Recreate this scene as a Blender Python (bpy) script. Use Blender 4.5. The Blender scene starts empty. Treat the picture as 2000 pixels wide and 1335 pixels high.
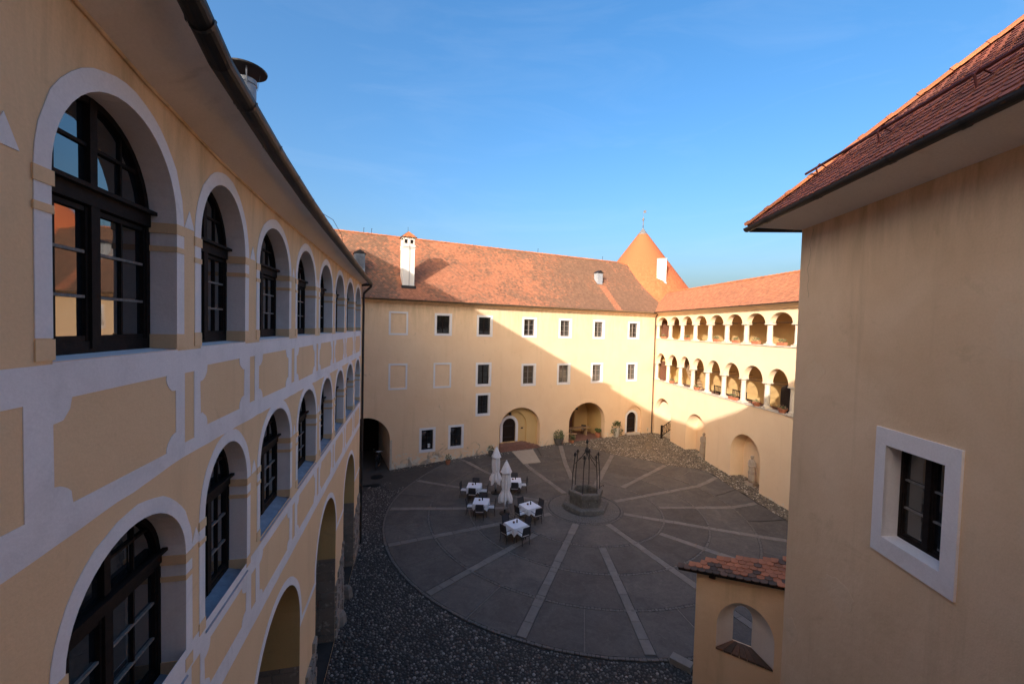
import bpy, bmesh, math, random
from math import sin, cos, pi, radians, tan, sqrt, atan2
from mathutils import Vector, Matrix
from mathutils.geometry import delaunay_2d_cdt
random.seed(7)
scene = bpy.context.scene
col = scene.collection

# ------------------------------------------------------------------ camera
CAM_H = 10.5
cam = bpy.data.cameras.new('camera')
camo = bpy.data.objects.new('camera', cam); col.objects.link(camo)
cam.sensor_fit = 'HORIZONTAL'; cam.sensor_width = 36.0
cam.lens = 36.0 * 814.19 / 2000.0
cam.clip_start = 0.05; cam.clip_end = 2000
th, ph = 0.0336471, -0.0253678
_f = Vector((0, cos(th), -sin(th))); _d = Vector((0, -sin(th), -cos(th))); _r = Vector((1, 0, 0))
r2 = cos(ph)*_r + sin(ph)*_d; d2 = -sin(ph)*_r + cos(ph)*_d
camo.matrix_world = Matrix(((r2.x, -d2.x, -_f.x, 0), (r2.y, -d2.y, -_f.y, 0), (r2.z, -d2.z, -_f.z, CAM_H), (0, 0, 0, 1)))
scene.camera = camo

# ------------------------------------------------------------------ sky and sun
SUN_AZ, SUN_EL = 28.0, 18.6          # the light travels towards this azimuth (clockwise from +Y)
world = bpy.data.worlds.new('World'); scene.world = world; world.use_nodes = True
wn = world.node_tree; bg = wn.nodes['Background']
sky = wn.nodes.new('ShaderNodeTexSky'); sky.sky_type = 'NISHITA'; sky.sun_disc = False
sky.sun_elevation = radians(SUN_EL); sky.sun_rotation = radians(SUN_AZ + 180)
sky.air_density = 1.0; sky.dust_density = 7.0; sky.ozone_density = 2.2
hs = wn.nodes.new('ShaderNodeHueSaturation'); hs.inputs['Saturation'].default_value = 1.36
wn.links.new(sky.outputs[0], hs.inputs['Color']); 
tc = wn.nodes.new('ShaderNodeTexCoord'); mp = wn.nodes.new('ShaderNodeMapping'); mp.inputs['Scale'].default_value = (1.0, 2.6, 5.0); mp.inputs['Rotation'].default_value = (0.3, 0.5, 0.6)
cn = wn.nodes.new('ShaderNodeTexNoise'); cn.inputs['Scale'].default_value = 1.6; cn.inputs['Detail'].default_value = 9; cn.inputs['Roughness'].default_value = 0.62; cn.inputs['Distortion'].default_value = 1.1
cr_ = wn.nodes.new('ShaderNodeValToRGB'); cr_.color_ramp.elements[0].position = 0.50; cr_.color_ramp.elements[1].position = 0.80; cr_.color_ramp.elements[1].color = (0.06, 0.06, 0.06, 1)
cm = wn.nodes.new('ShaderNodeMix'); cm.data_type = 'RGBA'; cm.inputs[7].default_value = (3.4, 3.6, 3.9, 1)
wn.links.new(tc.outputs['Generated'], mp.inputs[0]); wn.links.new(mp.outputs[0], cn.inputs['Vector']); wn.links.new(cn.outputs['Fac'], cr_.inputs[0]); wn.links.new(cr_.outputs[0], cm.inputs[0])
wn.links.new(hs.outputs[0], cm.inputs[6]); wn.links.new(cm.outputs[2], bg.inputs[0])
bg.inputs[1].default_value = 0.127
sl = bpy.data.lights.new('sun', 'SUN'); sl.energy = 2.45; sl.angle = radians(0.53); sl.color = (1.0, 0.89, 0.81)
so = bpy.data.objects.new('sun', sl); col.objects.link(so)
tv = Vector((sin(radians(SUN_AZ))*cos(radians(SUN_EL)), cos(radians(SUN_AZ))*cos(radians(SUN_EL)), -sin(radians(SUN_EL))))
so.rotation_euler = tv.to_track_quat('-Z', 'Y').to_euler()
scene.view_settings.view_transform = 'Standard'; scene.view_settings.look = 'None'
scene.view_settings.gamma = 1.0; scene.view_settings.exposure = 1.5
scene.cycles.max_bounces = 12; scene.cycles.diffuse_bounces = 8

# ------------------------------------------------------------------ materials
def mat(name):
    m = bpy.data.materials.new(name); m.use_nodes = True
    nt = m.node_tree; b = nt.nodes['Principled BSDF']
    return m, nt, b
def N(nt, t, **kw):
    n = nt.nodes.new(t)
    for k, v in kw.items():
        if k in n.inputs.keys(): n.inputs[k].default_value = v
        else: setattr(n, k, v)
    return n
def coords(nt, scale=(1, 1, 1), kind='Object'):
    tc = N(nt, 'ShaderNodeTexCoord'); mp = N(nt, 'ShaderNodeMapping'); mp.inputs['Scale'].default_value = scale
    nt.links.new(tc.outputs[kind], mp.inputs[0]); return mp.outputs[0]
def noise(nt, vec, scale, detail=4, rough=0.55, dist=0.0):
    n = N(nt, 'ShaderNodeTexNoise'); n.inputs['Scale'].default_value = scale; n.inputs['Detail'].default_value = detail
    n.inputs['Roughness'].default_value = rough; n.inputs['Distortion'].default_value = dist
    nt.links.new(vec, n.inputs['Vector']); return n.outputs['Fac']
def ramp(nt, fac, stops, interp='LINEAR'):
    r = N(nt, 'ShaderNodeValToRGB'); e = r.color_ramp; e.interpolation = interp
    while len(e.elements) > 1: e.elements.remove(e.elements[-1])
    e.elements[0].position = stops[0][0]; c = stops[0][1]; e.elements[0].color = (c[0], c[1], c[2], 1) if isinstance(c, tuple) else (c, c, c, 1)
    for p, c in stops[1:]:
        x = e.elements.new(p); x.color = (c[0], c[1], c[2], 1) if isinstance(c, tuple) else (c, c, c, 1)
    nt.links.new(fac, r.inputs[0]); return r.outputs[0]
def mix(nt, fac, a, b, mode='MIX'):
    m = N(nt, 'ShaderNodeMix', data_type='RGBA', blend_type=mode)
    for sock, v in ((m.inputs[0], fac), (m.inputs[6], a), (m.inputs[7], b)):
        if hasattr(v, 'is_linked'): nt.links.new(v, sock)
        elif isinstance(v, (tuple, list)): sock.default_value = (v[0], v[1], v[2], 1)
        else: sock.default_value = v
    return m.outputs[2]
def bump(nt, b, h, strength=0.3, dist=0.02, chain=None):
    n = N(nt, 'ShaderNodeBump'); n.inputs['Strength'].default_value = strength; n.inputs['Distance'].default_value = dist
    nt.links.new(h, n.inputs['Height'])
    if chain is not None: nt.links.new(chain, n.inputs['Normal'])
    nt.links.new(n.outputs[0], b.inputs['Normal']); return n.outputs[0]
def sep_z(nt, vec):
    s = N(nt, 'ShaderNodeSeparateXYZ'); nt.links.new(vec, s.inputs[0]); return s.outputs
def mathn(nt, op, a, b=None, clamp=False):
    n = N(nt, 'ShaderNodeMath', operation=op); n.use_clamp = clamp
    for i, v in enumerate((a, b)):
        if v is None: continue
        if hasattr(v, 'is_linked'): nt.links.new(v, n.inputs[i])
        else: n.inputs[i].default_value = v
    return n.outputs[0]

def plaster(name, c, c2, dirt=(0.30, 0.21, 0.13), base_wear=0.0, streak=0.35, pale=(0.74, 0.66, 0.52), bumpk=0.25, top=None, chip=None):
    """limewashed plaster: cloudy patches, rain streaks, pale flaking near the footing"""
    m, nt, b = mat(name); v = coords(nt)
    cl = noise(nt, v, 0.55, 5, 0.6, 0.4); colr = mix(nt, ramp(nt, cl, [(0.32, 0.0), (0.68, 1.0)]), c, c2)
    vs = coords(nt, (2.2, 2.2, 0.16)); st = noise(nt, vs, 1.0, 5, 0.62)
    sm = mathn(nt, 'MULTIPLY', ramp(nt, st, [(0.55, 0.0), (0.82, 1.0)]), streak)
    colr = mix(nt, sm, colr, dirt)
    bl = noise(nt, v, 1.7, 6, 0.7, 0.8); colr = mix(nt, mathn(nt, 'MULTIPLY', ramp(nt, bl, [(0.60, 0.0), (0.74, 1.0)]), 0.28), colr, dirt)
    if top:
        zt_ = mathn(nt, 'MULTIPLY', mathn(nt, 'SUBTRACT', sep_z(nt, v)[2], top[0]), 1.0/(top[1]-top[0]), True)
        tn = mathn(nt, 'MULTIPLY', ramp(nt, noise(nt, coords(nt, (3.0, 3.0, 0.5)), 1.0, 6, 0.68, 0.5), [(0.42, 0.0), (0.66, 1.0)]), zt_)
        colr = mix(nt, mathn(nt, 'MULTIPLY', tn, 0.6), colr, dirt)
    if base_wear:
        z = sep_z(nt, v)[2]
        near = mathn(nt, 'SUBTRACT', 1.0, mathn(nt, 'DIVIDE', z, base_wear), True)
        fl = mathn(nt, 'ADD', noise(nt, v, 2.6, 7, 0.7, 0.6), mathn(nt, 'MULTIPLY', near, 0.27))
        colr = mix(nt, ramp(nt, fl, [(0.70, 0.0), (0.72, 1.0)]), colr, pale)
        colr = mix(nt, mathn(nt, 'MULTIPLY', ramp(nt, mathn(nt, 'ADD', noise(nt, v, 1.3, 6, 0.7, 1.2), mathn(nt, 'MULTIPLY', near, 0.2)), [(0.66, 0.0), (0.76, 1.0)]), 0.7), colr, (0.24, 0.20, 0.16))
    if chip:
        colr = mix(nt, ramp(nt, noise(nt, v, 5.0, 9, 0.72, 0.6), [(0.685, 0.0), (0.70, 1.0)]), colr, chip)
        colr = mix(nt, mathn(nt, 'MULTIPLY', ramp(nt, noise(nt, v, 0.9, 6, 0.7, 1.0), [(0.5, 0.0), (0.75, 1.0)]), 0.35), colr, dirt)
    fine = noise(nt, v, 38, 4, 0.6); colr = mix(nt, 0.10, colr, ramp(nt, fine, [(0.3, 0.25), (0.7, 1.0)]), 'MULTIPLY')
    nt.links.new(colr, b.inputs['Base Color']); b.inputs['Roughness'].default_value = 0.93; b.inputs['Specular IOR Level'].default_value = 0.2
    h = mathn(nt, 'ADD', noise(nt, v, 3.2, 5, 0.6), mathn(nt, 'MULTIPLY', noise(nt, v, 60, 3), 0.12))
    bump(nt, b, h, bumpk, 0.05); return m
def stone(name, c1, c2, scale=3.0, rough=0.85, bumpk=0.5, spot=None, fine=30):
    m, nt, b = mat(name); v = coords(nt)
    n1 = noise(nt, v, scale, 6, 0.65, 0.3); c = mix(nt, ramp(nt, n1, [(0.3, 0.0), (0.7, 1.0)]), c1, c2)
    oi = N(nt, 'ShaderNodeObjectInfo'); c = mix(nt, 0.35, c, ramp(nt, oi.outputs['Random'], [(0, 0.45), (1, 1.0)]), 'MULTIPLY')
    if spot:
        c = mix(nt, ramp(nt, noise(nt, v, scale*2.3, 5, 0.7), [(0.58, 0.0), (0.68, 1.0)]), c, spot)
    nt.links.new(c, b.inputs['Base Color']); b.inputs['Roughness'].default_value = rough
    bump(nt, b, noise(nt, v, fine, 6, 0.7), bumpk, 0.01); return m
def simple(name, c, rough=0.6, metal=0.0, var=0.25, scale=12, bumpk=0.0, spec=0.5):
    m, nt, b = mat(name); v = coords(nt)
    cc = mix(nt, ramp(nt, noise(nt, v, scale, 5, 0.65), [(0.25, 0.0), (0.75, 1.0)]), tuple(x*(1-var) for x in c), tuple(min(1, x*(1+var)) for x in c))
    nt.links.new(cc, b.inputs['Base Color']); b.inputs['Roughness'].default_value = rough; b.inputs['Metallic'].default_value = metal
    b.inputs['Specular IOR Level'].default_value = spec
    if bumpk: bump(nt, b, noise(nt, v, scale*3, 5, 0.65), bumpk, 0.01)
    return m
def tile_mat(name, c_new, c_old, c_dark, old=0.5, use_obj=False, moss=0.25):
    """clay tiles: each tile its own shade (face attribute 'tint', or object random), weathering in drifts"""
    m, nt, b = mat(name); v = coords(nt)
    if use_obj: t = N(nt, 'ShaderNodeObjectInfo').outputs['Random']
    else:
        a = N(nt, 'ShaderNodeAttribute'); a.attribute_name = 'tint'; t = a.outputs['Fac']
    drift = mathn(nt, 'ADD', mathn(nt, 'MULTIPLY', noise(nt, v, 0.42, 5, 0.65, 0.6), 1.3), mathn(nt, 'MULTIPLY', mathn(nt, 'SUBTRACT', t, 0.5), 0.8))
    f = ramp(nt, drift, [(0.95-old*0.7-0.18, 0.0), (0.95-old*0.7+0.2, 1.0)])
    c = mix(nt, f, c_new, c_old)
    c = mix(nt, mathn(nt, 'MULTIPLY', ramp(nt, noise(nt, v, 9, 5, 0.7), [(0.52, 0.0), (0.66, 1.0)]), moss), c, c_dark)
    c = mix(nt, 0.55, c, ramp(nt, mathn(nt, 'FRACT', mathn(nt, 'MULTIPLY', t, 7.31)), [(0.0, 0.5), (1.0, 1.0)]), 'MULTIPLY')
    nt.links.new(c, b.inputs['Base Color']); b.inputs['Roughness'].default_value = 0.8; b.inputs['Specular IOR Level'].default_value = 0.3
    bump(nt, b, noise(nt, v, 45, 4), 0.3, 0.006); return m

M = {}
M['ochre_a'] = plaster('plaster_ochre', (0.86, 0.59, 0.345), (0.81, 0.54, 0.305), streak=0.28, dirt=(0.46, 0.30, 0.16), bumpk=0.22, top=(11.0, 12.6))
M['ochre_b'] = plaster('plaster_ochre_plain', (0.86, 0.625, 0.40), (0.82, 0.575, 0.355), base_wear=1.8, streak=0.26, dirt=(0.52, 0.37, 0.21), bumpk=0.25, top=(9.5, 12.4))
M['ochre_d'] = plaster('plaster_ochre_pale', (0.87, 0.65, 0.43), (0.84, 0.61, 0.39), base_wear=0.9, streak=0.2, dirt=(0.55, 0.40, 0.23), bumpk=0.25)
M['ochre_e'] = plaster('plaster_ochre_stained', (0.86, 0.615, 0.395), (0.74, 0.50, 0.295), streak=0.42, dirt=(0.42, 0.27, 0.13), bumpk=0.35, top=(11.2, 12.4))
M['ochre_patch'] = plaster('plaster_ochre_repair', (0.83, 0.60, 0.39), (0.77, 0.54, 0.33), streak=0.2, dirt=(0.5, 0.34, 0.18), bumpk=0.4)
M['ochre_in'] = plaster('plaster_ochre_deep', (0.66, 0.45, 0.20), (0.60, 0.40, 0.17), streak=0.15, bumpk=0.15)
M['white'] = plaster('white_limewash', (0.87, 0.80, 0.77), (0.81, 0.74, 0.71), dirt=(0.46, 0.41, 0.38), streak=0.22, bumpk=0.2, chip=(0.55, 0.44, 0.32))
M['soffit'] = plaster('soffit_plaster', (0.80, 0.70, 0.62), (0.72, 0.62, 0.53), dirt=(0.34, 0.26, 0.20), streak=0.2, bumpk=0.2)
M['soffit_pale'] = plaster('soffit_plaster_pale', (0.86, 0.80, 0.74), (0.80, 0.73, 0.66), dirt=(0.40, 0.32, 0.26), streak=0.15, bumpk=0.2)
M['window_white'] = plaster('white_window_trim', (0.80, 0.77, 0.76), (0.74, 0.71, 0.70), dirt=(0.45, 0.40, 0.36), streak=0.12, bumpk=0.1)
M['rubble'] = stone('rubble_stone', (0.34, 0.27, 0.21), (0.24, 0.19, 0.15), 2.2, 0.95, 0.9, spot=(0.45, 0.38, 0.30), fine=9)
M['stone'] = stone('well_stone', (0.17, 0.15, 0.13), (0.085, 0.075, 0.065), 4, 0.9, 0.8, spot=(0.27, 0.245, 0.21))
M['pale_stone'] = stone('pale_limestone', (0.62, 0.55, 0.45), (0.50, 0.43, 0.35), 5, 0.85, 0.4, fine=40)
M['column'] = stone('column_limestone', (0.72, 0.62, 0.49), (0.62, 0.52, 0.40), 4, 0.85, 0.4, fine=40)
M['statue'] = stone('statue_sandstone', (0.50, 0.40, 0.30), (0.36, 0.28, 0.21), 7, 0.9, 0.5, fine=40)
M['sill_zinc'] = simple('sill_grey_slate', (0.25, 0.27, 0.31), 0.5, 0.0, 0.3, 6, 0.15)
M['wood_dark'] = simple('window_wood_dark', (0.016, 0.010, 0.008), 0.75, 0, 0.5, 14, 0.3, 0.15)
M['wood_grey'] = simple('window_wood_weathered', (0.20, 0.17, 0.15), 0.8, 0, 0.45, 30, 0.4)
M['door_wood'] = simple('door_wood', (0.022, 0.014, 0.011), 0.75, 0, 0.4, 8, 0.3, 0.15)
M['door_red'] = simple('door_wood_brown', (0.16, 0.065, 0.035), 0.6, 0, 0.3, 8, 0.3)
M['bench_wood'] = simple('bench_wood', (0.36, 0.24, 0.13), 0.7, 0, 0.3, 10, 0.3)
M['gutter'] = simple('gutter_dark_metal', (0.03, 0.025, 0.023), 0.5, 0.3, 0.35, 5, 0.1)
M['gutter_red'] = simple('snow_guard_red_metal', (0.10, 0.022, 0.018), 0.5, 0.2, 0.3, 8)
M['iron'] = simple('wrought_iron', (0.022, 0.020, 0.020), 0.6, 0.4, 0.3, 30)
M['iron_rust'] = simple('rusty_iron', (0.07, 0.045, 0.035), 0.75, 0.2, 0.4, 30)
M['zinc'] = simple('zinc_sheet', (0.30, 0.33, 0.37), 0.65, 0.25, 0.2, 5)
M['lead'] = simple('lead_sheet', (0.16, 0.155, 0.16), 0.7, 0.1, 0.25, 5)
M['chimney_white'] = plaster('chimney_limewash', (0.80, 0.78, 0.74), (0.72, 0.69, 0.64), streak=0.25, dirt=(0.40, 0.35, 0.30), bumpk=0.2)
M['cloth'] = simple('tablecloth_white', (0.80, 0.80, 0.84), 0.85, 0, 0.04, 6, 0.05, 0.2)
M['canvas'] = simple('parasol_canvas', (0.78, 0.73, 0.71), 0.9, 0, 0.12, 8, 0.1, 0.2)
M['pole'] = simple('parasol_pole', (0.66, 0.63, 0.60), 0.5, 0, 0.1, 8)
M['weave'] = simple('chair_dark_weave', (0.035, 0.032, 0.036), 0.6, 0, 0.35, 60, 0.3)
M['cushion'] = simple('cushion_white', (0.70, 0.68, 0.68), 0.9, 0, 0.06, 12, 0.1, 0.2)
M['terracotta'] = simple('terracotta', (0.42, 0.15, 0.075), 0.85, 0, 0.25, 14, 0.2)
M['green'] = simple('leaf_green', (0.075, 0.10, 0.03), 0.65, 0, 0.45, 20)
M['green_pale'] = simple('leaf_pale_green', (0.13, 0.15, 0.06), 0.65, 0, 0.4, 20)
M['flower'] = simple('flower_petals', (0.62, 0.30, 0.24), 0.7, 0, 0.4, 30)
M['brick'] = stone('clay_paver', (0.27, 0.125, 0.085), (0.17, 0.085, 0.065), 6, 0.9, 0.5, fine=25)
M['black'] = simple('black_plastic', (0.02, 0.02, 0.022), 0.4, 0, 0.2)
M['chrome'] = simple('chrome', (0.6, 0.6, 0.62), 0.2, 1.0, 0.1)
M['paper'] = simple('paper_notice', (0.75, 0.75, 0.73), 0.8, 0, 0.05)
M['glass_bottle'] = simple('bottle_glass', (0.02, 0.03, 0.025), 0.12, 0, 0.2)
M['roof_b'] = tile_mat('roof_tiles_weathered', (0.50, 0.205, 0.11), (0.26, 0.145, 0.09), (0.10, 0.06, 0.045), 0.5, moss=0.4)
M['roof_d'] = tile_mat('roof_tiles_orange', (0.53, 0.215, 0.11), (0.43, 0.18, 0.10), (0.22, 0.11, 0.07), 0.4, moss=0.15)
M['roof_cone'] = tile_mat('roof_tiles_bright', (0.60, 0.165, 0.065), (0.55, 0.15, 0.06), (0.40, 0.12, 0.06), 0.4, moss=0.15)
M['roof_e'] = tile_mat('roof_tiles_dark_red', (0.30, 0.095, 0.062), (0.22, 0.08, 0.055), (0.09, 0.06, 0.048), 0.5, True)
M['roof_e2'] = tile_mat('roof_tiles_dark_red_far', (0.30, 0.095, 0.062), (0.22, 0.08, 0.055), (0.09, 0.06, 0.048), 0.5)
M['ridge'] = tile_mat('ridge_tiles_orange', (0.58, 0.20, 0.08), (0.46, 0.16, 0.07), (0.25, 0.11, 0.06), 0.4, True, moss=0.12)
M['roof_f'] = tile_mat('roof_tiles_loggia', (0.56, 0.19, 0.085), (0.48, 0.17, 0.08), (0.12, 0.07, 0.05), 0.4, True, moss=0.3)
M['roof_f_old'] = tile_mat('roof_tiles_lichened', (0.20, 0.105, 0.065), (0.12, 0.075, 0.052), (0.055, 0.042, 0.032), 0.5, True, moss=0.5)

def glass_mat(name, tint):
    m, nt, b = mat(name); v = coords(nt)
    b.inputs['Base Color'].default_value = (*tint, 1); b.inputs['Roughness'].default_value = 0.03
    b.inputs['IOR'].default_value = 1.5; b.inputs['Specular IOR Level'].default_value = 0.9
    b.inputs['Coat Weight'].default_value = 1.0; b.inputs['Coat Roughness'].default_value = 0.02
    bump(nt, b, noise(nt, v, 1.6, 2), 0.06, 0.05)
    return m
M['glass'] = glass_mat('window_glass', (0.012, 0.013, 0.015))
M['glass_curtain'] = glass_mat('window_glass_grey', (0.05, 0.048, 0.045))
M['dark'] = simple('interior_dark', (0.03, 0.025, 0.02), 0.95, 0, 0.3)

def asphalt(name, c1, c2, c3):
    m, nt, b = mat(name); v = coords(nt)
    c = mix(nt, ramp(nt, noise(nt, v, 0.7, 6, 0.65, 0.8), [(0.3, 0.0), (0.7, 1.0)]), c1, c2)
    c = mix(nt, mathn(nt, 'MULTIPLY', ramp(nt, noise(nt, v, 2.4, 6, 0.7, 1.4), [(0.56, 0.0), (0.7, 1.0)]), 0.5), c, c3)
    oi = N(nt, 'ShaderNodeObjectInfo'); c = mix(nt, 0.5, c, ramp(nt, oi.outputs['Random'], [(0, 0.5), (1, 1.0)]), 'MULTIPLY')
    c = mix(nt, 0.6, c, ramp(nt, noise(nt, v, 5.5, 7, 0.75, 1.0), [(0.35, 0.55), (0.62, 1.0)]), 'MULTIPLY')
    c = mix(nt, 0.5, c, ramp(nt, noise(nt, v, 55, 3, 0.7), [(0.3, 0.45), (0.7, 1.0)]), 'MULTIPLY')
    nt.links.new(c, b.inputs['Base Color']); b.inputs['Roughness'].default_value = 0.78
    bump(nt, b, noise(nt, v, 70, 4, 0.7), 0.5, 0.008); return m
M['panel'] = asphalt('paving_concrete_dark', (0.185, 0.158, 0.134), (0.098, 0.085, 0.075), (0.255, 0.22, 0.185))
M['apron'] = asphalt('paving_apron', (0.10, 0.084, 0.070), (0.066, 0.057, 0.049), (0.135, 0.112, 0.092))
M['slab'] = stone('radial_slab_stone', (0.25, 0.215, 0.18), (0.175, 0.15, 0.13), 2.5, 0.88, 0.5, fine=30)
M['sett'] = stone('ring_setts', (0.21, 0.185, 0.16), (0.14, 0.12, 0.105), 9, 0.9, 0.5)
M['pale_slab'] = simple('pale_concrete_cover', (0.36, 0.30, 0.23), 0.9, 0, 0.12, 4, 0.2)
def pebble_mat(name, stops):
    m, nt, b = mat(name); v = coords(nt)
    a = N(nt, 'ShaderNodeAttribute'); a.attribute_name = 'tint'
    c = ramp(nt, a.outputs['Fac'], stops)
    c = mix(nt, 0.4, c, ramp(nt, noise(nt, v, 30, 4), [(0.3, 0.5), (0.7, 1.0)]), 'MULTIPLY')
    nt.links.new(c, b.inputs['Base Color']); b.inputs['Roughness'].default_value = 0.75; return m
M['pebble'] = pebble_mat('river_pebbles', [(0.0, (0.06, 0.052, 0.045)), (0.5, (0.14, 0.122, 0.105)), (0.85, (0.25, 0.218, 0.185)), (1.0, (0.36, 0.32, 0.28))])
M['gravel'] = pebble_mat('loose_gravel', [(0.0, (0.07, 0.055, 0.04)), (0.35, (0.17, 0.135, 0.10)), (0.7, (0.33, 0.27, 0.20)), (1.0, (0.62, 0.54, 0.44))])
M['soil'] = stone('soil_between_cobbles', (0.055, 0.046, 0.038), (0.035, 0.03, 0.026), 2.0, 0.95, 0.6)
M['soil_brown'] = stone('gravel_bed', (0.21, 0.16, 0.105), (0.10, 0.078, 0.055), 2.4, 0.95, 0.8, spot=(0.075, 0.055, 0.035), fine=14)

# ------------------------------------------------------------------ mesh helpers
def inside(p, poly):
    x, y = p; c = False; n = len(poly)
    for i in range(n):
        x1, y1 = poly[i]; x2, y2 = poly[(i+1) % n]
        if (y1 > y) != (y2 > y) and x < (x2-x1)*(y-y1)/(y2-y1)+x1: c = not c
    return c
class MB:
    def __init__(s): s.v = []; s.f = []; s.t = []; s.tint = 0.5
    def face(s, ids): s.f.append(tuple(ids)); s.t.append(s.tint)
    def add(s, verts, faces):
        o = len(s.v); s.v.extend(tuple(x) for x in verts)
        for q in faces: s.face([o+i for i in q])
        return s
    def box(s, x0, x1, y0, y1, z0, z1):
        s.add([(x0,y0,z0),(x1,y0,z0),(x1,y1,z0),(x0,y1,z0),(x0,y0,z1),(x1,y0,z1),(x1,y1,z1),(x0,y1,z1)],
              [(0,3,2,1),(4,5,6,7),(0,1,5,4),(1,2,6,5),(2,3,7,6),(3,0,4,7)])
        return s
    def obox(s, c, ax, ay, az, hx, hy, hz):
        c, ax, ay, az = Vector(c), Vector(ax), Vector(ay), Vector(az); vs = []
        for k in (-1, 1):
            for i, j in ((-1,-1),(1,-1),(1,1),(-1,1)): vs.append(c + ax*hx*i + ay*hy*j + az*hz*k)
        s.add(vs, [(0,3,2,1),(4,5,6,7),(0,1,5,4),(1,2,6,5),(2,3,7,6),(3,0,4,7)]); return s
    def bar(s, a, b, w, h, up=(0,0,1)):
        a, b = Vector(a), Vector(b); d = (b-a); L = d.length; d.normalize(); u = Vector(up)
        x = d.cross(u)
        if x.length < 1e-4: x = d.cross(Vector((1,0,0)))
        x.normalize(); u = x.cross(d)
        return s.obox((a+b)/2, d, x, u, L/2, w/2, h/2)
    def tube(s, pts, r, n=8, cap=True, closed=False):
        pts = [Vector(p) for p in pts]; rr = r if isinstance(r, (list, tuple)) else [r]*len(pts); o = len(s.v)
        prev = None
        for i, p in enumerate(pts):
            t = (pts[min(i+1, len(pts)-1)] - pts[max(i-1, 0)]); t.normalize()
            a = prev if prev is not None else (Vector((0,0,1)) if abs(t.z) < 0.9 else Vector((1,0,0)))
            x = t.cross(a)
            if x.length < 1e-5: x = t.cross(Vector((0,1,0)))
            x.normalize(); y = x.cross(t); prev = y
            for k in range(n): s.v.append(tuple(p + (x*cos(2*pi*k/n) + y*sin(2*pi*k/n))*rr[i]))
        for i in range(len(pts)-1):
            for k in range(n): s.face((o+i*n+k, o+i*n+(k+1)%n, o+(i+1)*n+(k+1)%n, o+(i+1)*n+k))
        if cap:
            s.face([o+k for k in range(n)][::-1]); s.face([o+(len(pts)-1)*n+k for k in range(n)])
        return s
    def lathe(s, prof, c=(0,0,0), n=16, sx=1, sy=1, phase=0, cap=True):
        o = len(s.v); c = Vector(c)
        for r, z in prof:
            for k in range(n):
                a = 2*pi*k/n + phase; s.v.append((c.x + r*cos(a)*sx, c.y + r*sin(a)*sy, c.z + z))
        for i in range(len(prof)-1):
            for k in range(n): s.face((o+i*n+k, o+i*n+(k+1)%n, o+(i+1)*n+(k+1)%n, o+(i+1)*n+k))
        if cap:
            s.face([o+k for k in range(n)][::-1]); s.face([o+(len(prof)-1)*n+k for k in range(n)])
        return s
    def plate(s, outer, holes, y0, y1, back=False, side=True, hole_side=True):
        """a flat wall piece in the x-z plane, front face at y0, depth to y1, with holes"""
        loops = [outer] + list(holes); vs = []; ed = []
        for lp in loops:
            o = len(vs); vs += [Vector(p) for p in lp]; ed += [(o+i, o+(i+1) % len(lp)) for i in range(len(lp))]
        V, _, Fc, *_ = delaunay_2d_cdt(vs, ed, [], 2, 1e-6)
        def keep(q):
            c = (sum(V[i].x for i in q)/len(q), sum(V[i].y for i in q)/len(q)); return inside(c, outer) and not any(inside(c, h) for h in holes)
        Fc = [q for q in Fc if keep(q)]
        o = len(s.v); s.v += [(p.x, y0, p.y) for p in V]
        for q in Fc: s.face([o+i for i in q])
        if back:
            o = len(s.v); s.v += [(p.x, y1, p.y) for p in V]
            for q in Fc: s.face([o+i for i in reversed(q)])
        for j, lp in enumerate(loops):
            if (j == 0 and not side) or (j > 0 and not hole_side): continue
            o = len(s.v); n = len(lp)
            s.v += [(p[0], y0, p[1]) for p in lp] + [(p[0], y1, p[1]) for p in lp]
            for i in range(n): s.face((o+i, o+(i+1) % n, o+n+(i+1) % n, o+n+i))
        return s
    def strip(s, a, b):
        """quad strip between two polylines"""
        o = len(s.v); n = len(a); s.v += [tuple(p) for p in a] + [tuple(p) for p in b]
        for i in range(n-1): s.face((o+i, o+i+1, o+n+i+1, o+n+i))
        return s
    def mesh(s, name, material, smooth=False, recalc=True, tint=False):
        me = bpy.data.meshes.new(name); me.from_pydata(s.v, [], s.f)
        if recalc:
            bm = bmesh.new(); bm.from_mesh(me); bmesh.ops.recalc_face_normals(bm, faces=bm.faces); bm.to_mesh(me); bm.free()
        if tint:
            at = me.attributes.new('tint', 'FLOAT', 'FACE'); at.data.foreach_set('value', s.t)
        if material is not None: me.materials.append(M[material])
        if smooth: me.polygons.foreach_set('use_smooth', [True]*len(me.polygons))
        me.update(); return me
    def build(s, name, material, parent=None, smooth=False, loc=None, rotz=0, recalc=True, tint=False):
        o = bpy.data.objects.new(name, s.mesh(name, material, smooth, recalc, tint)); col.objects.link(o)
        if parent is not None: o.parent = parent
        if loc is not None: o.location = loc
        o.rotation_euler.z = rotz
        return o
def tag(o, label=None, cat=None, group=None, kind=None):
    if label: o['label'] = label
    if cat: o['category'] = cat
    if group: o['group'] = group
    if kind: o['kind'] = kind
    return o
def thing(name, label, cat, loc=(0,0,0), rotz=0, group=None):
    o = bpy.data.objects.new(name, None); col.objects.link(o); o.location = loc; o.rotation_euler.z = rotz
    o.empty_display_size = 0.3
    return tag(o, label, cat, group)
def inst(name, me, parent, loc=(0,0,0), rot=(0,0,0), scale=(1,1,1)):
    o = bpy.data.objects.new(name, me); col.objects.link(o); o.parent = parent; o.location = loc; o.rotation_euler = rot; o.scale = scale; return o
def copy_tree(o, parent=None):
    c = o.copy(); col.objects.link(c); c.parent = parent
    for ch in list(o.children): copy_tree(ch, c)
    return c
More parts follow.
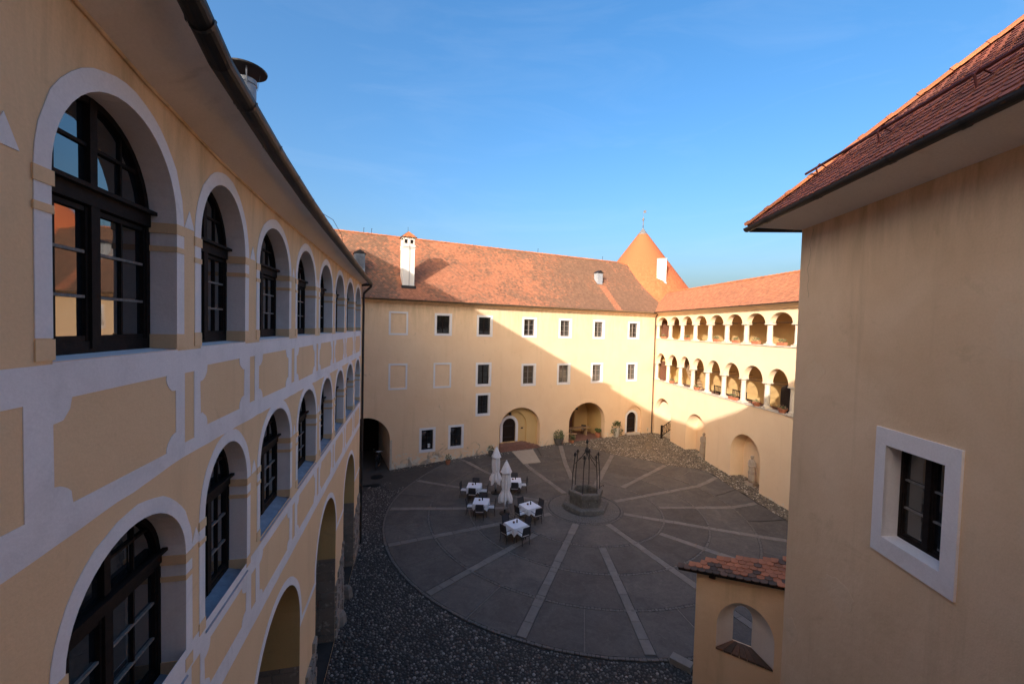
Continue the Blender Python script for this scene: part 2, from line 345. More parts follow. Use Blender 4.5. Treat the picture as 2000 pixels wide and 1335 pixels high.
def arch_loop(x0, x1, z0, zs, zc, n=20):
    """opening outline: sill z0, springing zs, crown zc"""
    c = (x0+x1)/2; r = (x1-x0)/2; pts = [(x0, z0), (x1, z0)]
    for i in range(n+1):
        a = pi*i/n; pts.append((c + r*cos(a), zs + (zc-zs)*sin(a)))
    return pts
def rect(x0, x1, z0, z1): return [(x0, z0), (x1, z0), (x1, z1), (x0, z1)]

# ------------------------------------------------------------------ wall frames (local x along the wall, y into it, z up)
class Fr:
    def __init__(s, P, az):
        s.P = Vector((P[0], P[1], 0)); a = radians(az); s.u = Vector((sin(a), cos(a), 0)); s.rot = atan2(s.u.y, s.u.x); s.i = Vector((-s.u.y, s.u.x, 0))
    def w(s, x, y, z): return s.P + s.u*x + s.i*y + Vector((0, 0, z))
    def l(s, p):
        d = Vector((p[0], p[1], 0)) - s.P; return d.dot(s.u), d.dot(s.i)
FA = Fr((-7.18, 19.96), -13.357)
FB = Fr((-8.43, 29.81), 64.255)
FD = Fr((14.01, 40.63), 172.570)
FE = Fr((5.17, 7.57), 184.616)
FF = Fr((5.57, 11.95), 124.0)
CC = Vector((4.51, 24.35, 0))               # centre of the paved circle
def interp(x, pts):
    if x <= pts[0][0]: return pts[0][1]
    for (a, b), (c, d) in zip(pts, pts[1:]):
        if x <= c: return b + (d-b)*(x-a)/(c-a)
    return pts[-1][1]
def sm(t): t = max(0, min(1, t)); return t*t*(3-2*t)
ZB = [(-2, 0.02), (0, 0.06), (4, 0.27), (8.4, 0.48), (15, 0.56), (22, 0.66), (25, 0.58)]
ZD = [(0, 0.58), (4, 0.66), (8.6, 0.64), (11.7, 0.53), (14.6, 0.42), (17, 0.36), (22, 0.2), (30, 0.0)]
def gz(x, y):
    """height of the yard: it swells towards the back and right-hand walls"""
    sb, yb = FB.l((x, y)); sd, yd = FD.l((x, y))
    zb = interp(sb, ZB)*sm(1+yb/3.4); zd = interp(sd, ZD)*sm(1+yd/2.8)
    return max(zb, zd, 0) if min(zb, zd) <= 0 else max(zb, zd)

# ================================================================== THE YARD
def draped(outline, step, dz):
    """flat sheet over an outline, laid on the swelling ground"""
    vs = [Vector(p) for p in outline]; n = len(vs); ed = [(i, (i+1) % n) for i in range(n)]
    xs = [p[0] for p in outline]; ys = [p[1] for p in outline]
    x = min(xs)+step/2
    while x < max(xs):
        y = min(ys)+step/2
        while y < max(ys):
            if inside((x, y), outline): vs.append(Vector((x, y)))
            y += step
        x += step
    V, _, Fc, *_ = delaunay_2d_cdt(vs, ed, [], 2, 1e-5)
    mb = MB(); mb.v = [(p.x, p.y, gz(p.x, p.y)+dz) for p in V]
    for q in Fc:
        if inside((sum(V[i].x for i in q)/3, sum(V[i].y for i in q)/3), outline): mb.face(q)
    return mb
mb = MB()
gx = [-900, -200, -60, -25] + [-14 + 0.7*i for i in range(53)] + [30, 60, 200, 900]
gy = [-900, -200, -60, -20, -8, 0] + [4 + 0.7*i for i in range(62)] + [55, 80, 200, 900]
for y in gy:
    for x in gx: mb.v.append((x, y, (gz(x, y)-0.035 if gz(x, y) < 0.004 else gz(x, y)-0.13) if abs(x) < 40 and -20 < y < 60 else -0.05))
nx = len(gx)
for j in range(len(gy)-1):
    for i in range(nx-1): mb.face((j*nx+i, j*nx+i+1, (j+1)*nx+i+1, (j+1)*nx+i))
ground = mb.build('ground', 'soil', smooth=True); tag(ground, kind='structure')

# the paved circle: sixteen radial stone strips, five rings of setts, concrete panels between
def dline(ang, fr, off):
    """distance from the circle's centre along an angle to a line parallel to a wall"""
    d = Vector((cos(ang), sin(ang), 0)); den = d.dot(fr.i); _, yc = fr.l(CC)
    if den <= 1e-4: return 99
    return (-off - yc)/den
def rmax(ang): return min(11.28, dline(ang, FD, 0.95), dline(ang, FB, 0.12))
SP = [3.2, 24.6, 46.3, 68.2, 90.6, 113.6, 138, 161.6, 184.4, 205.3, 227.8, 249.4, 271.3, 294.4, 319.3, 340.6]
SHORT = {0, 2, 4, 6, 8, 10, 12, 14}
RINGS = [2.18, 4.46, 6.75, 9.03, 11.35]
paving = MB()
for i in range(128):
    a0, a1 = 2*pi*i/128, 2*pi*(i+1)/128; rs = [0.9, 3, 5, 6, 7, 7.75, 8.5, 9.25, 10, 10.6, 11.4]; o = len(paving.v)
    for r in rs:
        for a in (a0, a1):
            rr = min(r, rmax(a)+0.05); x, y = CC.x+rr*cos(a), CC.y+rr*sin(a); paving.v.append((x, y, gz(x, y)-(0.016 if gz(x, y) < 0.004 else 0.05)))
    for k in range(len(rs)-1): paving.face((o+2*k, o+2*k+1, o+2*k+3, o+2*k+2))
courtyard = paving.build('courtyard_paving', 'apron', recalc=False); tag(courtyard, kind='structure')
def polar(a, r, dz=0.0):
    x, y = CC.x + r*cos(a), CC.y + r*sin(a); return (x, y, gz(x, y)+dz)
def panel(a0, a1, r0, r1, w0, w1):
    """concrete panel between two radial strips (half widths w0, w1), cut at the gravel"""
    g = 0.012; r0 += 0.075; r1 -= 0.075; na = max(3, int((a1-a0)*r1/0.8)); nr = 4; rows = []
    for j in range(nr+1):
        r = r0 + (r1-r0)*j/nr; b0 = a0 + (w0+g)/r; b1 = a1 - (w1+g)/r
        rows.append([(b0+(b1-b0)*i/na, r) for i in range(na+1)])
    mb = MB(); ok = False
    for row in rows:
        for a, r in row: mb.v.append(polar(a, min(r, rmax(a)), 0.005))
    for j in range(nr):
        for i in range(na):
            if rows[j][i][1] < rmax(rows[j][i][0])-0.02 or rows[j][i+1][1] < rmax(rows[j][i+1][0])-0.02:
                mb.face((j*(na+1)+i, j*(na+1)+i+1, (j+1)*(na+1)+i+1, (j+1)*(na+1)+i)); ok = True
    # edge down into the joint
    rim = [i for i in range(na+1)] + [(j+1)*(na+1)-1 for j in range(1, nr+1)] + [nr*(na+1)+i for i in range(na-1, -1, -1)] + [j*(na+1) for j in range(nr-1, 0, -1)]
    o = len(mb.v); mb.v += [(mb.v[i][0], mb.v[i][1], mb.v[i][2]-0.02) for i in rim]
    for k in range(len(rim)): mb.face((rim[k], rim[(k+1) % len(rim)], o+(k+1) % len(rim), o+k))
    if ok: mb.build('paving_panel', 'panel', courtyard, recalc=False)
HW = 0.19
for k in range(4):
    r0, r1 = RINGS[k], RINGS[k+1]
    full = [i for i in range(16) if not (k == 0 and i in SHORT)]
    for j, i in enumerate(full):
        i2 = full[(j+1) % len(full)]; a0 = radians(SP[i]); a1 = radians(SP[i2])
        if a1 < a0: a1 += 2*pi
        if k == 3:
            am = (a0+a1)/2; panel(a0, am, r0, r1, HW, 0.035); panel(am, a1, r0, r1, 0.035, HW)
            L = [polar(am, r, 0.009) for r in (r0+0.08, (r0+r1)/2, r1-0.08)]
            if r1 < rmax(am)+0.2:
                st = MB()
                t = Vector((-sin(am), cos(am), 0))*0.03
                st.strip([Vector(p)-t for p in L], [Vector(p)+t for p in L]); st.build('joint_strip', 'sett', courtyard)
        else: panel(a0, a1, r0, r1, HW, HW)
slab_rng = random.Random(3)
for i in range(16):
    a = radians(SP[i]); r = (RINGS[1] if i in SHORT else RINGS[0]) + 0.08; end = min(11.25, rmax(a))
    while r < end-0.15:
        L = slab_rng.uniform(0.55, 1.15); r1 = min(r+L, end); t = Vector((-sin(a), cos(a), 0)); mb = MB(); w = HW-slab_rng.uniform(0.005, 0.03); dz = 0.010+slab_rng.uniform(-0.003, 0.004)
        if r1-r > 0.12:
            p = [Vector(polar(a, r+0.008, dz))-t*w, Vector(polar(a, r+0.008, dz))+t*w, Vector(polar(a, r1-0.008, dz))+t*w, Vector(polar(a, r1-0.008, dz))-t*w]
            mb.add(p + [q-Vector((0, 0, 0.03)) for q in p], [(0,1,2,3),(0,4,5,1),(1,5,6,2),(2,6,7,3),(3,7,4,0)]); mb.build('stone_slab', 'slab', courtyard, recalc=False)
        r = r1
def sett(mb, a, r, la, lr, dz):
    p = [polar(a-la/r, r-lr, dz), polar(a+la/r, r-lr, dz), polar(a+la/r, r+lr, dz), polar(a-la/r, r+lr, dz)]
    q = [(x+(CC.x-x)*0, y, z-0.03) for x, y, z in p]; mb.tint = slab_rng.random()
    mb.add(p+q, [(0,1,2,3),(0,4,5,1),(1,5,6,2),(2,6,7,3),(3,7,4,0)])
for r in RINGS:
    mb = MB(); n = int(2*pi*r/0.135)
    for k in range(n):
        a = 2*pi*(k+slab_rng.uniform(-.1, .1))/n
        if r > rmax(a)+0.12: continue
        sett(mb, a, r+slab_rng.uniform(-.008, .008), 0.056, slab_rng.uniform(0.045, 0.06), 0.012+slab_rng.uniform(-.004, .005))
    tag(mb.build('sett_ring', 'sett', courtyard, recalc=False), kind='stuff')
mb = MB(); r = 1.3
while r < 2.1:
    n = int(2*pi*r/0.115); off = slab_rng.random()
    for k in range(n): sett(mb, 2*pi*(k+off+slab_rng.uniform(-.12, .12))/n, r, 0.047, 0.042, 0.010+slab_rng.uniform(-.006, .006))
    r += 0.10
tag(mb.build('centre_setts', 'sett', courtyard, recalc=False), kind='stuff')

# worn asphalt between the circle and the back wall, gravel along the arcade wall
arc = lambda a0, a1, r, n: [(CC.x+r*cos(radians(a0+(a1-a0)*i/n)), CC.y+r*sin(radians(a0+(a1-a0)*i/n))) for i in range(n+1)]
def fb(s, y): p = FB.w(s, y, 0); return (p.x, p.y)
def fd(s, y): p = FD.w(s, y, 0); return (p.x, p.y)
out = arc(172, 96.5, 11.43, 24); out += [fb(s, 0.02) for s in (12.9, 10, 7, 4, 1, -0.15, -0.2)] + [fb(-0.2, 5.5), fb(-6, 5.5), fb(-6, -2.0), (-8.6, 27.2), (-7.7, 26.6)]
rr = random.Random(5)
apron = draped(out, 0.8, -0.012).build('asphalt_apron', 'apron'); tag(apron, kind='structure')
out = []
for i in range(60):
    a = radians(95-140*i/59); r = min(11.46, dline(a, FD, 0.9))
    out.append((CC.x+r*cos(a)+rr.uniform(-.06, .06), CC.y+r*sin(a)+rr.uniform(-.06, .06)))
out += [fd(21.5, -0.9), fd(21.5, 1.05), fd(4.0, 1.05), fd(3.9, 0.35), fd(0.3, 0.35), fb(24.4, 0.3), fb(19, 0.02), fb(13.2, 0.02)]
gravel_out = out
gravel_bed = draped(out, 0.7, 0.012).build('gravel_bed', 'soil_brown', smooth=True); tag(gravel_bed, kind='structure')

def pebbles(n, region, rmin, rmax_, seed, squash=0.55, dzk=0.3):
    R = random.Random(seed); mb = MB(); cells = {}; made = 0; tries = 0
    x0, x1, y0, y1, ok = region
    while made < n and tries < n*12:
        tries += 1; x = R.uniform(x0, x1); y = R.uniform(y0, y1)
        if not ok(x, y): continue
        r = R.uniform(rmin, rmax_); key = (int(x/rmax_/1.6), int(y/rmax_/1.6)); bad = False
        for i in (-1, 0, 1):
            for j in (-1, 0, 1):
                for (px, py, pr) in cells.get((key[0]+i, key[1]+j), ()):
                    if (px-x)**2+(py-y)**2 < (0.86*(pr+r))**2: bad = True
        if bad: continue
        cells.setdefault(key, []).append((x, y, r)); made += 1
        a0 = R.uniform(0, 6.28); ex = R.uniform(0.75, 1.0); z = gz(x, y)-0.035; h = r*squash*R.uniform(0.7, 1.25); o = len(mb.v); mb.tint = R.random()**1.6
        rings = ((1.0, 0.05), (0.82, 0.62)); k = 6
        for rf, hf in rings:
            for q in range(k):
                a = a0+2*pi*q/k; lx, ly = r*rf*cos(a), r*rf*ex*sin(a)*R.uniform(.85, 1.1)
                mb.v.append((x+lx*cos(a0)-ly*sin(a0), y+lx*sin(a0)+ly*cos(a0), z+h*hf+dzk*0.02))
        mb.v.append((x, y, z+h+dzk*0.02))
        for q in range(k):
            mb.face((o+q, o+(q+1) % k, o+k+(q+1) % k, o+k+q)); mb.face((o+k+q, o+k+(q+1) % k, o+2*k))
    return mb
def ok_cobble(x, y):
    if (x-CC.x)**2+(y-CC.y)**2 < 11.47**2: return False
    s, d = FA.l((x, y))
    if d > -0.04 and s < 0: return False
    if y > 26.9+0.5*sin(x*2.1)+0.4*sin(x*5.3): return False
    s, d = FE.l((x, y))
    if d > -0.1 and s > -0.1: return False
    s, d = FF.l((x, y))
    if -0.05 < d < 0.5 and s > -0.02: return False
    return True
cobbles = pebbles(21000, (-9, 9, 6.0, 27.6, ok_cobble), 0.028, 0.070, 11).build('cobblestones', 'pebble', smooth=True, recalc=False, tint=True)
tag(cobbles, kind='stuff', label='dark rounded river cobbles around the paved circle', cat='cobbles')
def ok_gravel(x, y): return inside((x, y), gravel_out)
g = pebbles(10500, (3, 18, 18, 41.5, ok_gravel), 0.024, 0.065, 12, 0.8, 2.2).build('loose_gravel', 'gravel', smooth=True, recalc=False, tint=True)
tag(g, kind='stuff', label='loose pale gravel along the arcade wall and in the far corner', cat='gravel')
def ok_edge(x, y):
    s, d = FB.l((x, y)); return -0.15 < s < 14 and -0.55-0.25*sin(s*3.1) < d < 0.0
g = pebbles(1900, (-9, 8, 28, 37, ok_edge), 0.025, 0.06, 13, 0.6, 1.5).build('wall_foot_stones', 'gravel', smooth=True, recalc=False, tint=True)
tag(g, kind='stuff', label='rough stones along the foot of the back wall', cat='stones')
p = [ (0.21, 33.46), (1.95, 34.19), (2.48, 32.18), (1.09, 31.61)]
mb = MB(); t = [(x, y, gz(x, y)+0.05) for x, y in p]; mb.add(t+[(x, y, z-0.08) for x, y, z in t], [(0,1,2,3),(0,4,5,1),(1,5,6,2),(2,6,7,3),(3,7,4,0)])
tag(mb.build('concrete_cover', 'pale_slab'), 'pale concrete cover slab set flush in the dark paving', 'cover slab')

# ================================================================== shared building pieces
def tiles_on(poly, P0, ux, vy, nrm, tw=0.18, tl=0.165, lift=0.022, name='roof_tiles', seed=1, special=None):
    """overlapping rounded clay tiles over a roof polygon given in (along eave, up the slope) coordinates; one mesh"""
    R = random.Random(seed); mb = MB(); P0, ux, vy, nrm = Vector(P0), Vector(ux), Vector(vy), Vector(nrm)
    xs = [p[0] for p in poly]; ys = [p[1] for p in poly]; row = 0; y = min(ys)
    while y < max(ys):
        x = min(xs) - (tw/2 if row % 2 else 0)
        while x < max(xs):
            if inside((x+tw/2, y+tl/2), poly):
                mb.tint = R.random()
                if special: mb.tint = special(x, y, mb.tint)
                j = R.uniform(-.004, .006); w = tw*0.485; cx = x+tw/2
                def pt(a, b, h): return P0 + ux*(cx+a) + vy*(y+b) + nrm*h
                top = [pt(-w, tl*1.15, 0.004), pt(w, tl*1.15, 0.004)]
                low = [pt(w, 0.02, lift+j), pt(w*0.55, -0.022, lift+j), pt(-w*0.55, -0.022, lift+j), pt(-w, 0.02, lift+j)]
                und = [q - nrm*0.018 for q in low]
                mb.add(top+low+und, [(0, 5, 4, 3, 2, 1), (2, 3, 7, 6), (3, 4, 8, 7), (4, 5, 9, 8)])
            x += tw
        y += tl; row += 1
    return mb
def gutter_mesh(path, r=0.075, n=8):
    """half-round trough along a path, open to the sky"""
    mb = MB(); pts = [Vector(p) for p in path]; o = 0
    for i, p in enumerate(pts):
        t = pts[min(i+1, len(pts)-1)]-pts[max(i-1, 0)]; t.z = 0; t.normalize(); x = Vector((t.y, -t.x, 0))
        for k in range(n+1):
            a = pi + pi*k/n; mb.v.append(tuple(p + x*r*cos(a) + Vector((0, 0, r*sin(a)))))
        for k in range(n, -1, -1):
            a = pi + pi*k/n; mb.v.append(tuple(p + x*(r-.006)*cos(a) + Vector((0, 0, (r-.006)*sin(a)))))
    m = 2*n+2
    for i in range(len(pts)-1):
        for k in range(m): mb.face((i*m+k, i*m+(k+1) % m, (i+1)*m+(k+1) % m, (i+1)*m+k))
    mb.face(range(m)); mb.face([(len(pts)-1)*m+k for k in range(m)][::-1])
    return mb
def downpipe(path, r, parent, material='gutter', name='downpipe'):
    mb = MB().tube(path, r, 10)
    for i in range(len(path)-1):
        a, b = Vector(path[i]), Vector(path[i+1])
        if (a-b).length > 2.5:
            k = 1.0
            while k < (a-b).length:
                q = a + (b-a).normalized()*k; mb.lathe([(r*1.0, -.03), (r*1.25, -.03), (r*1.25, .03), (r*1.0, .03)], q, 10, cap=False); k += 2.4
    return mb.build(name, material, parent, smooth=False)

def arch_top(x, x0, x1, zs, zc):
    c = (x0+x1)/2; r = (x1-x0)/2; t = max(0, 1-((x-c)/r)**2); return zs+(zc-zs)*sqrt(t)
def arched_window(parent, x0, x1, z0, zs, zc, y, detail=True, glass='glass'):
    """dark wooden arched window: outer frame, transom, mullion, muntins; panes are sub-parts"""
    mb = MB(); c = (x0+x1)/2; fw = 0.058; e = 0.02
    outer = arch_loop(x0-e, x1+e, z0-0.03, zs, zc+e, 18); inner = arch_loop(x0+fw, x1-fw, z0+fw*1.4, zs, zc-fw, 18)
    mb.plate(outer, [inner], y-0.04, y+0.06)
    mb.box(c-0.05, c+0.05, y-0.055, y+0.05, z0+0.02, zs+0.02); mb.box(c-0.04, c+0.04, y-0.045, y+0.05, zs+0.1, zc-0.02)
    mb.box(x0+0.02, x1-0.02, y-0.06, y+0.05, zs-0.055, zs+0.065); mb.box(x0-0.01, x1+0.01, y-0.11, y-0.06, zs+0.065, zs+0.10)
    for q in (-1, 1):     # casement frames
        a, b = (x0+fw, c-0.05) if q < 0 else (c+0.05, x1-fw)
        zb, zt = z0+fw*1.4, zs-0.07
        mb.box(a, a+0.026, y-0.03, y+0.03, zb, zt); mb.box(b-0.026, b, y-0.03, y+0.03, zb, zt)
        mb.box(a+.035, b-.035, y-0.028, y+0.03, zb, zb+0.045); mb.box(a+.035, b-.035, y-0.028, y+0.03, zt-0.04, zt)
        m = (a+b)/2; mb.box(m-0.011, m+0.011, y-0.02, y+0.02, zb, zt)
        mb.box(m-0.011, m+0.011, y-0.02, y+0.02, zs+0.09, arch_top(m, x0, x1, zs, zc)-0.04)
        zz = zs+0.1+(zc-zs-0.1)*0.46
        hw = (x1-x0)/2*sqrt(max(0, 1-((zz-zs)/(zc-zs))**2))
        if q < 0: mb.box(c-hw+0.02, c-0.04, y-0.022, y+0.02, zz-0.014, zz+0.014)
        else: mb.box(c+0.04, c+hw-0.02, y-0.022, y+0.02, zz-0.014, zz+0.014)
    win = mb.build('window', 'wood_dark', parent)
    for q in (-1, 1):
        a, b = (x0+fw, c-0.05) if q < 0 else (c+0.05, x1-fw); zb, zt = z0+fw*1.4, zs-0.07
        for k in (1, 2):
            z = zb+(zt-zb)*k/3; MB().box(a+0.03, b-0.03, y-0.024, y+0.018, z-0.012, z+0.012).build('glazing_bar', 'wood_grey', win)
    pm = MB() if not detail else None
    def pane(pts):
        if detail: MB().plate(pts, [], y+random.uniform(-.003, .006), y+0.01).build('pane', glass, win)
        else: pm.plate(pts, [], y, y+0.01)
    for q in (-1, 1):
        a, b = (x0+fw+.03, c-0.07) if q < 0 else (c+0.07, x1-fw-.03); m = (a+b)/2; zb, zt = z0+fw*1.4+.04, zs-0.105
        for (p, r) in ((a, m-.006), (m+.006, b)):
            for k in range(3): pane(rect(p, r, zb+(zt-zb)*k/3+.004, zb+(zt-zb)*(k+1)/3-.004))
            zz = zs+0.1+(zc-zs-0.1)*0.46
            a2, r2 = p-.05, r+.05
            for lo, hi in ((zs+.08, zz), (zz, zc)):
                top = []
                for i in range(9):
                    x = r2+(a2-r2)*i/8; top.append((x, max(lo, min(hi, arch_top(x, x0, x1, zs, zc)-0.03))))
                if max(t[1] for t in top) > lo+0.03:
                    pts = [(a2, lo), (r2, lo)] + [t for t in top if t[1] > lo+1e-3]
                    if len(pts) > 3: pane(pts)
    if not detail: tag(pm.build('panes', glass, win), kind='stuff')
    return win
def arch_ring(x0, x1, zb, zs, zc, w, top=None, n=22):
    top = top or w*1.15; c = (x0+x1)/2; r = (x1-x0)/2
    o = [(x0-w, zb)] + [(c+(r+w)*cos(pi-pi*i/n), zs+(zc+top-zs)*sin(pi*i/n)) for i in range(n+1)] + [(x1+w, zb)]
    i_ = [(x1, zb)] + [(c+r*cos(pi*i/n), zs+(zc-zs)*sin(pi*i/n)) for i in range(n+1)] + [(x0, zb)]
    J = random.Random(int(x0*1000)); o = [(x+J.uniform(-.007, .007), z+J.uniform(-.007, .007)) for x, z in o]
    return o + i_
def notched(x0, x1, z0, z1, r, n=6):
    """panel outline with concave quarter-round corners"""
    p = []; J = random.Random(int(x0*997+z0*31))
    for cx, cz, a0, a1 in ((x0, z0, 90, 0), (x1, z0, 180, 90), (x1, z1, 270, 180), (x0, z1, 360, 270)):
        for i in range(n+1):
            a = radians(a0+(a1-a0)*i/n); p.append((cx+r*cos(a)+J.uniform(-.007, .007), cz+r*sin(a)+J.uniform(-.007, .007)))
    return p

# ================================================================== LEFT WING, painted arcade front
A = thing('castle_wing', 'ochre wing with white painted panels and tall arched windows along the left', 'building', FA.P, FA.rot)
UP = [(-17.62,-16.10,10.19,11.47,12.30),(-15.60,-14.31,10.20,11.42,12.21),(-13.73,-12.11,10.21,11.40,12.12),(-11.53,-9.89,10.21,11.40,12.12),
      (-9.34,-7.66,10.21,11.40,12.11),(-7.10,-5.44,10.20,11.40,12.10),(-4.89,-3.05,10.20,11.40,12.10),(-2.49,-0.78,10.19,11.40,12.10)]
LO = [(-17.55,-15.93,6.62,7.95,8.68),(-15.50,-14.21,6.80,8.16,8.88),(-13.66,-11.97,6.98,8.18,8.93),(-11.40,-9.70,6.98,8.18,8.94),
      (-9.14,-7.54,6.98,8.18,8.94),(-6.98,-5.36,6.97,8.18,8.93),(-4.80,-2.98,6.97,8.18,8.93),(-2.45,-0.76,6.97,8.18,8.93)]
UP = [(-19.8,-18.28,10.17,11.5,12.36)] + UP; LO = [(-19.6,-18.05,6.5,7.8,8.6)] + LO
GA = [(-18.40,-15.50),(-14.00,-11.09),(-9.52,-6.62),(-5.05,-2.17)]
EAVE = [(-30,13.5),(-19,12.98),(-17.42,12.74),(-16.63,12.62),(-15.1,12.48),(-13.2,12.41),(-9.7,12.38),(-0.5,12.37)]
outer = [(-30, -0.2), (-0.5, -0.2)] + EAVE[::-1]
holes = [arch_loop(a, b, c, d, e) for a, b, c, d, e in UP+LO] + [arch_loop(a, b, 0.0, 3.84, 5.26, 24) for a, b in GA]
MB().plate(outer, holes, 0, 0.3, hole_side=False, side=False).build('wall', 'ochre_a', A)
for k, (a, b, z0, zs, zc) in enumerate(UP+LO):
    up = k < len(UP); i = k if up else k-len(UP); det = 1 <= i <= 3
    lp = arch_loop(a, b, z0, zs, zc)
    rv = MB(); n = len(lp)
    rv.v += [(p[0], 0.0, p[1]) for p in lp] + [(p[0], 0.31, p[1]) for p in lp]
    for q in range(1, n): rv.face((q, (q+1) % n, n+(q+1) % n, n+q))
    rv.build('window_reveal', 'white', A, recalc=False)
    ys = 0.16 if up else 0.30
    sm_ = MB()
    if up: sm_.add([(a-.01, -0.007, z0-.005), (b+.01, -0.007, z0-.005), (b+.01, 0.3, z0+.02), (a-.01, 0.3, z0+.02), (a-.01, -0.007, z0-.03), (b+.01, -0.007, z0-.03)], [(0,1,2,3),(0,4,5,1)])
    else: sm_.add([(a-.0, -0.022, z0-.035), (b+.012, -0.022, z0-.035), (b+.012, 0.3, z0+.06), (a-.0, 0.3, z0+.06), (a-.0, -0.022, z0-.05), (b+.012, -0.022, z0-.05), (a-.0, 0.0, z0-.05), (b+.012, 0.0, z0-.05)], [(0,1,2,3),(0,4,5,1),(4,6,7,5)])
    sm_.build('window_sill', 'white' if up else 'sill_zinc', A)
    arched_window(A, a, b, z0+0.03, zs, zc, 0.27, detail=det)
    # white painted surround, ochre imposts and base blocks
    MB().plate(arch_ring(a, b, z0+0.16, zs, zc, 0.135), [], -0.006, 0.0).build('arch_surround', 'white', A)
    for sx in (-1, 1):
        x = a if sx < 0 else b
        for zz0, zz1, pr in ((zs-0.10, zs, 0.016), (zs-0.285, zs-0.23, 0.012)):
            x0, x1 = (x-0.148, x+pr) if sx < 0 else (x-pr, x+0.148)
            MB().box(x0, x1, -0.011-pr*0.15, 0.255, zz0, zz1).build('impost_moulding', 'ochre_a', A)
        x0, x1 = (x-0.142, x+0.012) if sx < 0 else (x-0.012, x+0.142)
        MB().box(x0, x1, -0.010, 0.25, z0+0.012, z0+0.155).build('base_block', 'ochre_a', A)
    nxt = (UP if up else LO)[i+1] if i+1 < len(UP) else None
    if nxt and i >= 0:
        m = (b+nxt[0])/2
        MB().plate([(m-0.1, zs+0.005), (m+0.1, zs+0.005), (m, zs+0.2)], [], -0.006, 0.0).build('painted_triangle', 'white', A)
def parapet(z0, z1, pz0, pz1, arr, rad):
    J = random.Random(int(z1*100)); lo = [(-30, z0[0]), (-18.6, z0[0])] + [(-18.4+0.2*i, interp(-18.4+0.2*i, [(-18, z0[0]), (-16, z0[1])])+J.uniform(-.007, .007)) for i in range(89)] + [(-0.5, z0[1])]
    hs = []
    for i, (a, b, *_ ) in enumerate(arr):
        d = pz0[0] if i <= 1 else pz0[1]; e = pz1[0] if i <= 1 else pz1[1]
        hs.append(notched(a-0.01, b-0.02, d, e, rad))
        if i+1 < len(arr):
            m = (b+arr[i+1][0])/2; hs.append(rect(m-0.1, m+0.1, d+0.02, e))
    MB().plate(lo + [(-0.5, z1), (-30, z1)], hs, -0.005, 0.0).build('painted_band', 'white', A)
parapet((8.90, 9.03), 10.175, (9.16, 9.26), (9.93, 9.97), UP, 0.17)
parapet((5.80, 5.73), 6.88, (6.02, 5.97), (6.60, 6.72), LO[1:], 0.15)
for i, (a, b) in enumerate(GA):
    MB().plate(arch_ring(a, b, 3.66, 3.84, 5.26, 0.15, 0.16), [], -0.006, 0.0).build('arch_surround', 'white', A)
    nb = GA[i+1][0] if i+1 < len(GA) else -0.5
    MB().plate(rect(b+0.15, nb-(0.15 if i < 3 else 0), 3.66, 3.79), [], -0.006, 0.0).build('string_course', 'white', A)
    # deep reveal: plaster vault over stone jambs
    n = 24; c = (a+b)/2; r = (b-a)/2
    v0 = [(c+r*cos(pi*k/n), 0.0, 3.84+1.42*sin(pi*k/n)) for k in range(n+1)]; v1 = [(x, 1.1, z) for x, y, z in v0]
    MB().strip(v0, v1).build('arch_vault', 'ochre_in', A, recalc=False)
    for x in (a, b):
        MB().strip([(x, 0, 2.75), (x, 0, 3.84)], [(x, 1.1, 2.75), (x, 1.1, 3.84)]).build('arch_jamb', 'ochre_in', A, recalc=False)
        sx = 1 if x == a else -1; z = -0.1
        while z < 2.74:           # coursed rubble blocks of the jamb
            h = min(rr.uniform(0.22, 0.42), 2.76-z); y = 0.0
            while y < 1.1:
                w = min(rr.uniform(0.3, 0.6), 1.1-y); pr = rr.uniform(0.0, 0.035)
                MB().obox((x-sx*0.1+sx*pr, y+w/2, z+h/2), (1, 0, 0), (0, 1, 0), (0, 0, 1), 0.1, w/2-0.008, h/2-0.008).build('stone_block', 'rubble', A); y += w
            z += h
# exposed stone on the pier feet: blocks of rubble where the plaster has gone
def foot(x0, x1, top):
    z = -0.1
    while z < top:
        h = rr.uniform(0.16, 0.3); x = x0
        while x < x1-0.05:
            w = min(rr.uniform(0.22, 0.5), x1-x)
            if z+h < top - 0.9*abs((x+w/2-x1)/(x1-x0)) + rr.uniform(-.25, .25):
                t = rr.uniform(0.03, 0.075); k = 0.03
                mb = MB(); mb.add([(x+.008, 0.01, z+.008), (x+w-.008, 0.01, z+.008), (x+w-.008, 0.01, z+h-.008), (x+.008, 0.01, z+h-.008), (x+k, -t, z+k), (x+w-k, -t, z+k), (x+w-k, -t, z+h-k), (x+k, -t, z+h-k)],
                         [(4,5,6,7),(0,1,5,4),(1,2,6,5),(2,3,7,6),(3,0,4,7)]); mb.build('stone_block', 'rubble', A)
            x += w
        z += h
foot(-11.08, -9.53, 2.6); foot(-6.61, -5.06, 2.6); foot(-2.16, -0.52, 2.7)
# passage behind the ground arches
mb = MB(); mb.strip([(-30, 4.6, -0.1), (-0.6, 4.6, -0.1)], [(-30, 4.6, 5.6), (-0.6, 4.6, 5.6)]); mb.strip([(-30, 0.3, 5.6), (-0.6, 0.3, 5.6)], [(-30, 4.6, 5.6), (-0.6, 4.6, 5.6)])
mb.strip([(-0.6, 0.3, -0.1), (-0.6, 4.6, -0.1)], [(-0.6, 0.3, 5.6), (-0.6, 4.6, 5.6)]); mb.build('passage_wall', 'ochre_in', A)
